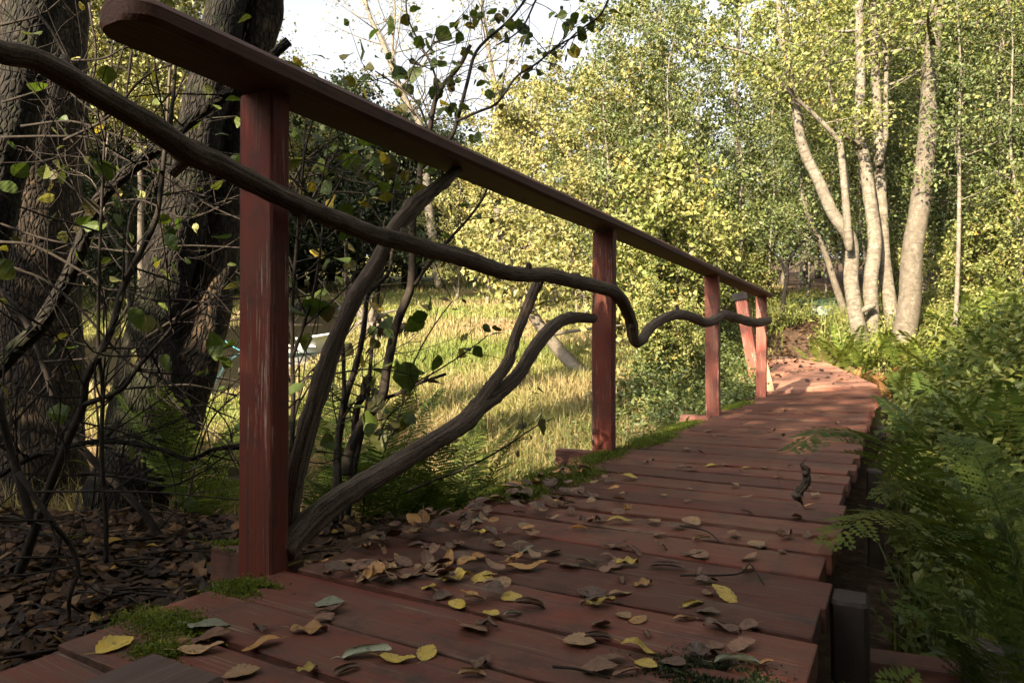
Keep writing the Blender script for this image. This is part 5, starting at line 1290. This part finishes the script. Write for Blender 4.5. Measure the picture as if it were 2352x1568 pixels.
# ================================================================== FALLEN LEAVES ON THE DECK, ONE BY ONE
def fallen_mesh(kind, seed):
    r_ = np.random.default_rng(seed)
    nl, nw = 15, 7
    t = np.linspace(0, 1, nl); s_ = np.linspace(-1, 1, nw)
    Wd = {'flat': 0.34, 'cup': 0.36, 'curl': 0.33, 'roll': 0.30, 'twist': 0.30, 'tent': 0.36, 'narrow': 0.20, 'crumple': 0.34}[kind]
    w = Wd * np.sin(np.pi * t ** 0.85) ** 0.7 * (1 + 0.06 * np.cos(t * 44))
    w[0] = 0.006; w[-1] = 0.003
    T, S = np.meshgrid(t, s_, indexing='ij'); Wm = w[:, None] * S
    x = T.copy(); yv = Wm.copy(); z = np.zeros_like(T)
    ph = r_.uniform(0, 6.28, 8)
    wob_ = 0.02 * np.sin(T * 9 + ph[0] + S * 2) + 0.015 * np.sin(T * 17 + ph[1] - S * 3) * np.abs(S)
    if kind == 'flat': z = 0.10 * np.abs(S) ** 2 * np.sin(T * 5 + ph[2]) + wob_ + 0.05 * T ** 2
    elif kind == 'cup': z = 0.55 * Wm ** 2 / Wd + 0.22 * (T - 0.5) ** 2 + wob_
    elif kind == 'curl':
        a_ = (T - 0.3) * 2.1; z = np.where(T > 0.3, (1 - np.cos(a_)) / 2.1, 0.1 * (T - 0.3) ** 2); x = np.where(T > 0.3, 0.3 + np.sin(a_) / 2.1, T); z = z + 0.3 * np.abs(Wm) + wob_
    elif kind == 'roll':
        ang = S * 2.2 * (w / Wd)[:, None] ** 0.5; r0_ = Wd / 2.2; yv = r0_ * np.sin(ang); z = r0_ * (1 - np.cos(ang)) + wob_ * 0.7 + 0.06 * np.sin(T * 4)
    elif kind == 'twist':
        a_ = (T - 0.5) * 1.5; yv = Wm * np.cos(a_); z = Wm * np.sin(a_) + 0.12 * np.sin(T * 4 + ph[3]) + wob_
    elif kind == 'tent': z = -0.75 * np.abs(Wm) + 0.18 * np.sin(np.pi * T) + wob_
    elif kind == 'narrow': z = 0.5 * np.abs(Wm) + 0.12 * np.sin(T * 6 + ph[2]) + wob_
    else:
        z = 0.13 * np.sin(T * 11 + ph[2] + S * 1.5) + 0.10 * np.sin(S * 4 + ph[4] + T * 5) + 0.25 * np.abs(Wm); yv = Wm * (0.75 + 0.2 * np.sin(T * 8 + ph[5]))
    v = np.stack([x - 0.5, yv, z], -1).reshape(-1, 3)
    bk_ = np.stack([T, Wm, 0 * T], -1).reshape(-1, 3)
    i, j = np.meshgrid(np.arange(nl - 1), np.arange(nw - 1), indexing='ij')
    q_ = np.stack([i * nw + j, (i + 1) * nw + j, (i + 1) * nw + j + 1, i * nw + j + 1], -1).reshape(-1, 4)
    mb_ = MB()
    tube(mb_, [(-0.5, 0, v[nw // 2, 2]), (-0.62, 0.02, v[nw // 2, 2] + 0.03 + 0.05 * r_.uniform()), (-0.75, 0.02 + r_.normal(0, 0.05), v[nw // 2, 2] + r_.uniform(0.0, 0.14))], [0.012, 0.010, 0.008], sides=4, n=2, rs=r_, rnd=0.5)
    mb_.b[0][:] = 0
    v[:, 2] -= 0
    mb_.add(v, q_, 0.5, bk_)
    allz = np.concatenate([a_[:, 2] for a_ in mb_.v]); zmin = np.percentile(allz, 3)
    for a_ in mb_.v: a_[:, 2] -= zmin
    o_ = mb_.build('fallen_leaf', DL['brown'], smooth=True)
    me_ = o_.data
    bpy.data.objects.remove(o_)
    return me_
KINDS = ['flat', 'cup', 'curl', 'roll', 'twist', 'tent', 'narrow', 'crumple']
LM = {k: [fallen_mesh(k, 600 + i * 3 + j) for j in range(2)] for i, k in enumerate(KINDS)}
rs = np.random.default_rng(650)
def fallen(xD, yD, size, col, kind, label, az=None, tilt=0.12, z=0.003, group='fallen leaves on the boardwalk', pos=None):
    p_ = onz(xD, yD, z) if pos is None else np.asarray(pos, float)
    d_ = float(ds(p_)[0])
    o_ = bpy.data.objects.new('fallen_leaf', LM[kind][rs.integers(2)])
    COL.objects.link(o_)
    s_ = size / FP * d_ if pos is None else size
    o_.location = p_; s_ *= 0.88; o_.scale = (s_, s_, s_ * rs.uniform(0.38, 0.8))
    o_.rotation_euler = (rs.normal(0, tilt), rs.normal(0, tilt), rs.uniform(0, 6.28) if az is None else az + TH)
    o_.location.z += 0.35 * s_ * (abs(o_.rotation_euler[0]) * 0.35 + abs(o_.rotation_euler[1]) * 0.5)
    o_.material_slots[0].link = 'OBJECT'; o_.material_slots[0].material = DL[col]
    tag(o_, label, 'leaf', group)
    return o_
U = [(676, 1292, 62, 'yellow', 'cup', 'bright yellow leaf propped against the foot of the first railing post', 1.2), (270, 1480, 95, 'yellow', 'cup', 'large mottled yellow leaf hanging over the mossy board end at the lower left', 1.1),
     (485, 1436, 100, 'grey green', 'flat', 'large pale grey-green leaf lying in front of the first post', 0.2), (490, 1462, 95, 'brown', 'flat', 'flat red-brown leaf just below the large grey-green one', 0.1), (465, 1492, 115, 'tan', 'narrow', 'long wavy tan leaf beside the dark loose plank', 0.1),
     (560, 1541, 88, 'tan', 'cup', 'pale tan cupped leaf on the edge of the dark loose plank at the bottom', 0.4), (712, 1446, 90, 'orange', 'crumple', 'crumpled orange-yellow leaf lying on the second board gap', 0.15), (760, 1382, 72, 'grey green', 'flat', 'pale grey-green leaf resting on a dark curled one beyond the first board', 0.2),
     (770, 1398, 80, 'dark', 'curl', 'dark curled leaf under the pale grey-green one', 0.0), (845, 1500, 120, 'grey green', 'roll', 'big rolled grey-green leaf with holes at the bottom centre', 0.15), (800, 1535, 70, 'dark', 'roll', 'dark rolled leaf left of the big grey-green roll', 0.7),
     (708, 1532, 52, 'yellow', 'crumple', 'small yellow crumpled leaf on the bottom board', 0.4), (1085, 1545, 72, 'tan', 'roll', 'brown ribbed rolled leaf at the bottom centre edge', 0.2), (1050, 1328, 72, 'yellow', 'crumple', 'yellow leaf with brown blotches in the middle of the deck', 0.1),
     (1117, 1321, 56, 'orange', 'flat', 'flat orange oval leaf next to the blotched yellow one', 0.1), (1150, 1330, 52, 'brown', 'flat', 'flat pink-brown leaf right of the orange oval one', 0.2), (1210, 1303, 105, 'orange', 'narrow', 'long crinkled orange-brown leaf lying across a board', 0.15), (985, 1348, 44, 'yellow', 'flat', 'small clean yellow leaf with a long stalk', -0.4),
     (1175, 1370, 56, 'yellow', 'cup', 'yellow-green leaf overlapping a brown one on the middle boards', 0.3), (1130, 1410, 58, 'yellow', 'curl', 'yellow leaf with one end turned up near the deck centre', 0.7), (1178, 1408, 50, 'grey green', 'roll', 'rolled grey-tan leaf beside the upturned yellow one', 0.4),
     (1380, 1383, 72, 'yellow', 'crumple', 'broad bright yellow leaf on the right half of the deck', 0.05), (1432, 1410, 52, 'tan', 'cup', 'tan-yellow leaf with its stalk towards the camera, right of centre', -1.2), (1464, 1420, 54, 'orange', 'tent', 'tented orange-brown leaf beside the tan-yellow one', 0.5),
     (1345, 1290, 64, 'yellow', 'narrow', 'slim yellow leaf pair on a board past the middle', -0.1), (1330, 1470, 85, 'tan', 'cup', 'tan leaf with a long curved stalk near the bottom right', -0.3), (1370, 1462, 75, 'dark', 'roll', 'dark rolled leaf behind the long-stalked tan one', -0.1),
     (1465, 1490, 88, 'yellow', 'narrow', 'long yellow-green rolled leaf near the right bottom', -0.1), (1482, 1521, 64, 'yellow', 'cup', 'orange-yellow leaf at the bottom right of the deck', -0.7), (1400, 1510, 78, 'brown', 'flat', 'brown leaf half under the orange-yellow one at the bottom', 0.1),
     (1375, 1530, 95, 'brown', 'flat', 'big flat oval brown leaf at the very bottom of the deck', -0.1), (1570, 1418, 60, 'orange', 'narrow', 'orange wavy leaf near the right edge of the deck', 0.2), (1640, 1480, 50, 'brown', 'cup', 'curved brown leaf by the right board ends', 0.3), (1610, 1500, 90, 'dark', 'crumple', 'dark shrivelled leaf by the right side of the deck', 0.1),
     (1700, 1480, 75, 'brown', 'flat', 'brown leaf near the right board ends at the bottom', 0.1), (1730, 1520, 88, 'orange', 'narrow', 'bright orange leaf at the lower right of the deck', -0.2), (1690, 1520, 110, 'grey green', 'roll', 'ribbed grey leaf rolled beside the dark moss patch', -0.15),
     (945, 1320, 60, 'dark', 'cup', 'dark grey cupped leaf near the left boards', 0.5), (915, 1300, 46, 'dark', 'curl', 'grey snail-like curled leaf on the left boards', 0.3), (985, 1308, 74, 'tan', 'crumple', 'wavy tan leaf left of the blotched yellow one', 0.1), (825, 1300, 85, 'brown', 'tent', 'tented brown leaf with upturned edge in the leaf drift', 0.6),
     (1140, 1243, 38, 'orange', 'tent', 'small orange tented leaf beyond the drift', 0.6), (1205, 1260, 52, 'grey green', 'tent', 'grey-tan tented leaf on a bare board', 0.5), (1270, 1268, 56, 'brown', 'cup', 'brown cupped leaf right of the grey tented one', 0.9), (1090, 1195, 48, 'grey green', 'flat', 'pale green leaf at the edge of the leaf drift', -0.3), (1105, 1222, 40, 'yellow', 'crumple', 'small yellow crumpled leaf below the pale green one', 0),
     (1425, 1195, 66, 'yellow', 'narrow', 'slender yellow leaf on the boards level with the second post', 0.0), (1375, 1190, 44, 'dark', 'tent', 'dark tented leaf left of the slender yellow one', 0.5), (1330, 1213, 40, 'orange', 'roll', 'small pale orange roll on the middle boards', 0.0), (1440, 1293, 60, 'yellow', 'crumple', 'yellow-brown leaf cluster in the middle right', 0.2),
     (1415, 1295, 54, 'brown', 'curl', 'red-brown curled leaf against the yellow-brown cluster', 0.8), (1530, 1300, 84, 'dark', 'roll', 'dark grey-brown rolled leaf on the right boards', -0.3), (1620, 1330, 60, 'dark', 'crumple', 'dark shrivelled leaf on the right boards past the middle', 0.1), (1475, 1340, 50, 'orange', 'crumple', 'orange crumpled leaf right of the deck centre', 0.2),
     (1610, 1236, 50, 'tan', 'roll', 'tan rolled leaf on the right boards level with the withered scrap', 0.2), (1585, 1270, 62, 'dark', 'narrow', 'dark narrow leaf on the right boards', 0.1), (1855, 1160, 34, 'orange', 'flat', 'small orange leaf right below the dangling withered scrap', 0.0), (1715, 1140, 34, 'tan', 'narrow', 'tan sliver of leaf between the boards far right', 0.0),
     (1635, 1068, 34, 'yellow', 'flat', 'little yellow leaf on the far boards', 0.1), (1712, 1073, 24, 'yellow', 'flat', 'tiny yellow leaf right of the little yellow one', 0), (1585, 1078, 40, 'dark', 'narrow', 'dark thin leaf on the far boards', 0.0), (1490, 1062, 30, 'brown', 'crumple', 'brown crumpled leaf near the second post foot', 0.2), (1855, 1228, 36, 'brown', 'curl', 'red-brown curled leaf by the right board ends', 0.2),
     (1445, 1095, 44, 'yellow', 'cup', 'yellow leaf curling up by the mossy edge near the second post', -0.4), (1280, 1150, 46, 'dark', 'crumple', 'dark crumpled leaf by the mossy left edge', 0.2), (1625, 990, 22, 'brown', 'tent', 'small red-brown leaf near the third post', 0.1), (1740, 1255, 30, 'dark', 'narrow', 'dark curled bit of leaf on the right boards', 0.2)]
for (xD, yD, sz, col, kind, lab, az) in U:
    fallen(xD, yD, sz * 1.05, col, kind, lab, az=az)
# the drift along the left edge and the rest, look-alikes sharing a label
LD = 'dead leaf in the drift heaped along the left edge of the boardwalk'
for k in range(150):
    yw = 0.98 + rs.uniform(0, 1) ** 1.3 * 1.3; xw = -1.06 + abs(rs.normal(0, 0.14)) * np.interp(yw, [1, 1.6, 2.2, 3], [1.7, 1.6, 0.8, 0.4])
    fallen(0, 0, rs.uniform(0.036, 0.064), rs.choice(['brown', 'dark', 'tan', 'brown', 'dark', 'orange']), KINDS[rs.integers(8)], LD, tilt=0.25, pos=(xw, yw, 0.004 + rs.uniform(0, 0.018)), group='leaf drift along the left edge of the boardwalk')
LN = 'dead leaf lying among others on the near boards by the first post'
for k in range(46):
    yw = rs.uniform(0.66, 1.75); xw = rs.uniform(-0.98, -0.22)
    fallen(0, 0, rs.uniform(0.042, 0.068), rs.choice(['brown', 'dark', 'tan', 'brown', 'dark', 'orange', 'yellow']), rs.choice(['flat', 'cup', 'narrow', 'crumple', 'roll', 'tent', 'flat']), LN, tilt=0.12, pos=(xw, yw, 0.003), group='dead leaves on the near boards')
LS = 'small brown leaf scattered on the bare boards away from the drift'
for k in range(70):
    yw = rs.uniform(0.65, 1) * 1.0 + rs.uniform(0, 1) ** 1.6 * 4.5; xw = rs.uniform(-0.85, -0.2)
    fallen(0, 0, rs.uniform(0.025, 0.052), rs.choice(['brown', 'dark', 'brown', 'tan']), KINDS[rs.integers(8)], LS, tilt=0.15, pos=(xw, yw, 0.003), group='small leaves scattered on the boards')
for (pts_, lab) in [([(1560, 1318), (1690, 1325), (1720, 1302), (1752, 1340)], 'thin bent grey twig lying on the right boards of the boardwalk'), ([(1270, 1525), (1330, 1545), (1400, 1552)], 'dark twig at the bottom edge of the boardwalk'), ([(1560, 1205), (1620, 1225), (1650, 1240)], 'short thin twig beside a gap in the right boards')]:
    mb = MB(); pp = np.array([onz(x, y, 0.006) for x, y in pts_]); pp[1:-1, 2] += 0.008
    tube(mb, pp, np.linspace(0.0022, 0.0012, len(pp)), sides=5, n=5, rs=rs); tag(mb.build('twig', M['bark_twig'], smooth=True), lab, 'twig')

# ================================================================== BOATS, STUMP, ROPE
def hull(L, Wd, Hh, nx_=16, nr=9, transom=0.75):
    "half-open boat shell: bow at +x"
    t = np.linspace(0, 1, nx_); rings = []
    for u_ in t:
        w_ = Wd / 2 * (transom + (1 - transom) * np.sin(min(1, u_ / 0.45) * math.pi / 2)) * (1 - max(0, (u_ - 0.45) / 0.55) ** 2.2)
        h_ = Hh * (1 + 0.28 * u_ ** 2.5); kz = Hh * 0.55 * max(0, (u_ - 0.7) / 0.3) ** 2
        a_ = np.linspace(-math.pi / 2, math.pi / 2, nr)
        yv_ = w_ * np.sin(a_) * (1 + 0.06 * np.cos(a_)); zv_ = kz + (h_ - kz) * (1 - np.cos(a_) ** 0.55)
        rings.append(np.stack([np.full(nr, u_ * L + 0.10 * L * max(0, u_ - 0.8) * (1 - np.cos(a_))), yv_, zv_], -1))
    return np.array(rings)
def shell(mb_, rg, thick=0.02, M3=np.eye(3), org=np.zeros(3)):
    nx_, nr, _ = rg.shape
    i, j = np.meshgrid(np.arange(nx_ - 1), np.arange(nr - 1), indexing='ij')
    q_ = np.stack([i * nr + j, (i + 1) * nr + j, (i + 1) * nr + j + 1, i * nr + j + 1], -1).reshape(-1, 4)
    v_ = rg.reshape(-1, 3) @ M3.T + org
    mb_.add(v_, q_[:, ::-1])
    mb_.add(v_[:nr], [np.arange(nr)[None]])
    return v_.reshape(nx_, nr, 3)
bb = P(598, 850, 9.3); bb[2] = float(plane_z(9.3)) - 0.17
boat = thing('rowing_boat', 'small white rowing boat with teal lower hull moored at the pond edge', 'boat', tuple(bb))
head = R * 0.86 + F * 0.51; M3 = np.column_stack([head, np.cross(UP, head), UP])
rg = hull(0.98, 0.78, 0.34)
lo_, hi_ = rg.copy(), rg.copy()
mb = MB(); sv = shell(mb, rg, M3=M3, org=bb); mb.build('hull', M['boat_white'], boat, smooth=True)
inn = rg.copy(); inn[:, :, 1] *= 0.93; inn[:, :, 2] = inn[:, :, 2] * 0.9 + 0.035; inn[:, :, 0] = inn[:, :, 0] * 0.97 + 0.02
mb = MB(); nx_, nr = rg.shape[:2]; i, j = np.meshgrid(np.arange(nx_ - 1), np.arange(nr - 1), indexing='ij')
mb.add(inn.reshape(-1, 3) @ M3.T + bb, np.stack([i * nr + j, (i + 1) * nr + j, (i + 1) * nr + j + 1, i * nr + j + 1], -1).reshape(-1, 4)); mb.build('inner_hull', M['boat_inside'], boat, smooth=True)
mb = MB()
for sd in (0, nr - 1): tube(mb, sv[:, sd], 0.022, sides=6, n=2, rs=rs)
tube(mb, sv[0][[0, nr - 1]], 0.022, sides=6, n=1, rs=rs); mb.build('gunwale', M['boat_white'], boat, smooth=True)
low = rg.copy(); low[:, :, 1] *= 1.02; low[:, :, 2] = np.minimum(low[:, :, 2], 0.17) - 0.006
mb = MB(); shell(mb, low, M3=M3, org=bb); mb.build('lower_hull', M['boat_teal'], boat, smooth=True)
for u_ in (0.22, 0.55):
    mb = MB(); box(mb, (u_ - 0.10, -0.38, 0.24), (u_ + 0.10, 0.38, 0.265), bev=0.004, axis=1, rs=rs); mb.v[0] = mb.v[0] @ M3.T + bb; mb.build('seat', M['boat_white'], boat)
mb = MB(); tube(mb, dpath([(430, 660), (470, 720), (497, 752), (520, 785), (560, 808), (610, 820), (660, 822)], d=[9.4, 9.5]), 0.009, sides=6, n=6, rs=rs)
tag(mb.build('rope', M['rope'], smooth=True), 'thin turquoise mooring rope running from the boat behind the first post', 'rope')
# upturned root stump and its log out on the meadow
stump_at = P(848, 772, 10.6); stump_at[2] = float(H(stump_at[0], stump_at[1]))
st = thing('tree_stump', 'upturned pale root stump with its dark fallen log on the meadow', 'stump', tuple(stump_at))
mb = MB(); rs_ = np.random.default_rng(700); cc0 = stump_at + UP * 0.25
for k in range(26):
    a_ = rs_.uniform(0, 6.28); d1 = np.array([0, 0, 0.0]) + R * math.cos(a_) * 0.8 + UP * (math.sin(a_) * 0.8 + 0.25) + F * rs_.normal(0, 0.35)
    L = rs_.uniform(0.2, 0.5); tube(mb, [cc0, cc0 + d1 * L * 0.5 + rs_.normal(0, 0.05, 3), cc0 + d1 * L + rs_.normal(0, 0.10, 3)], [0.05, 0.028, 0.008], sides=6, n=4, bump=0.1, rs=rs_)
mb.build('roots', M['bark_grey'], st, smooth=True)
mb = MB(); tube(mb, [cc0, P(885, 760, 10.8), P(930, 755, 11.1)], [0.13, 0.12, 0.10], sides=12, n=4, bump=0.08, rs=rs_); mb.build('log', M['bark_tan'], st, smooth=True)
# sun-lit bare branches stuck in the pond
for k, (pts_, d_, lab) in enumerate([([(500, 745), (540, 733), (600, 728)], 9.5, 'pale bare branch sticking out of the pond left of the first post'), ([(560, 700), (640, 742), (720, 745), (790, 752)], 13, 'long thin reddish branch lying across the pond near the boat'), ([(740, 690), (790, 698), (830, 700)], 18, 'grey driftwood branch at the far pond edge')]):
    mb = MB(); pp = dpath(pts_, d=d_); tube(mb, pp, [0.03, 0.022, 0.012][:len(pp)] if len(pp) == 3 else [0.025, 0.02, 0.015, 0.01], sides=6, n=4, rs=rs)
    tag(mb.build('dead_branch', M['bark_tan'], smooth=True), lab, 'branch')
# the green boat lying bottom up by the path
gb = P(1845, 760, 13.6); gb[2] = float(H(gb[0], gb[1]))
gboat = thing('upturned_boat', 'green upturned boat half hidden by ferns beside the path', 'boat', tuple(gb))
head = -R * 0.80 + F * 0.6; M3 = np.column_stack([head, np.cross(UP, head), UP])
rg = hull(1.5, 0.8, 0.34); rg[:, :, 2] = 0.42 - rg[:, :, 2]
org = P(1932, 760, 13.6); org[2] = float(H(org[0], org[1])) + 0.0
mb = MB(); nx_, nr = rg.shape[:2]; i, j = np.meshgrid(np.arange(nx_ - 1), np.arange(nr - 1), indexing='ij')
v_ = rg.reshape(-1, 3) @ M3.T + org
mb.add(v_, np.stack([i * nr + j, (i + 1) * nr + j, (i + 1) * nr + j + 1, i * nr + j + 1], -1).reshape(-1, 4)); mb.add(v_[:nr], [np.arange(nr)[None, ::-1]])
mb.build('hull', M['boat_green'], gboat)
mb = MB(); sv = v_.reshape(nx_, nr, 3); tube(mb, sv[:, nr // 2] + UP * 0.01, 0.02, sides=6, n=2, rs=rs); mb.build('keel', M['boat_green'], gboat)
mb = MB()
for sd in (1, nr - 2): tube(mb, sv[:, sd], 0.018, sides=6, n=2, rs=rs)
mb.build('strake', M['boat_green'], gboat)
# pinkish bare mud at the meadow edge below the alder
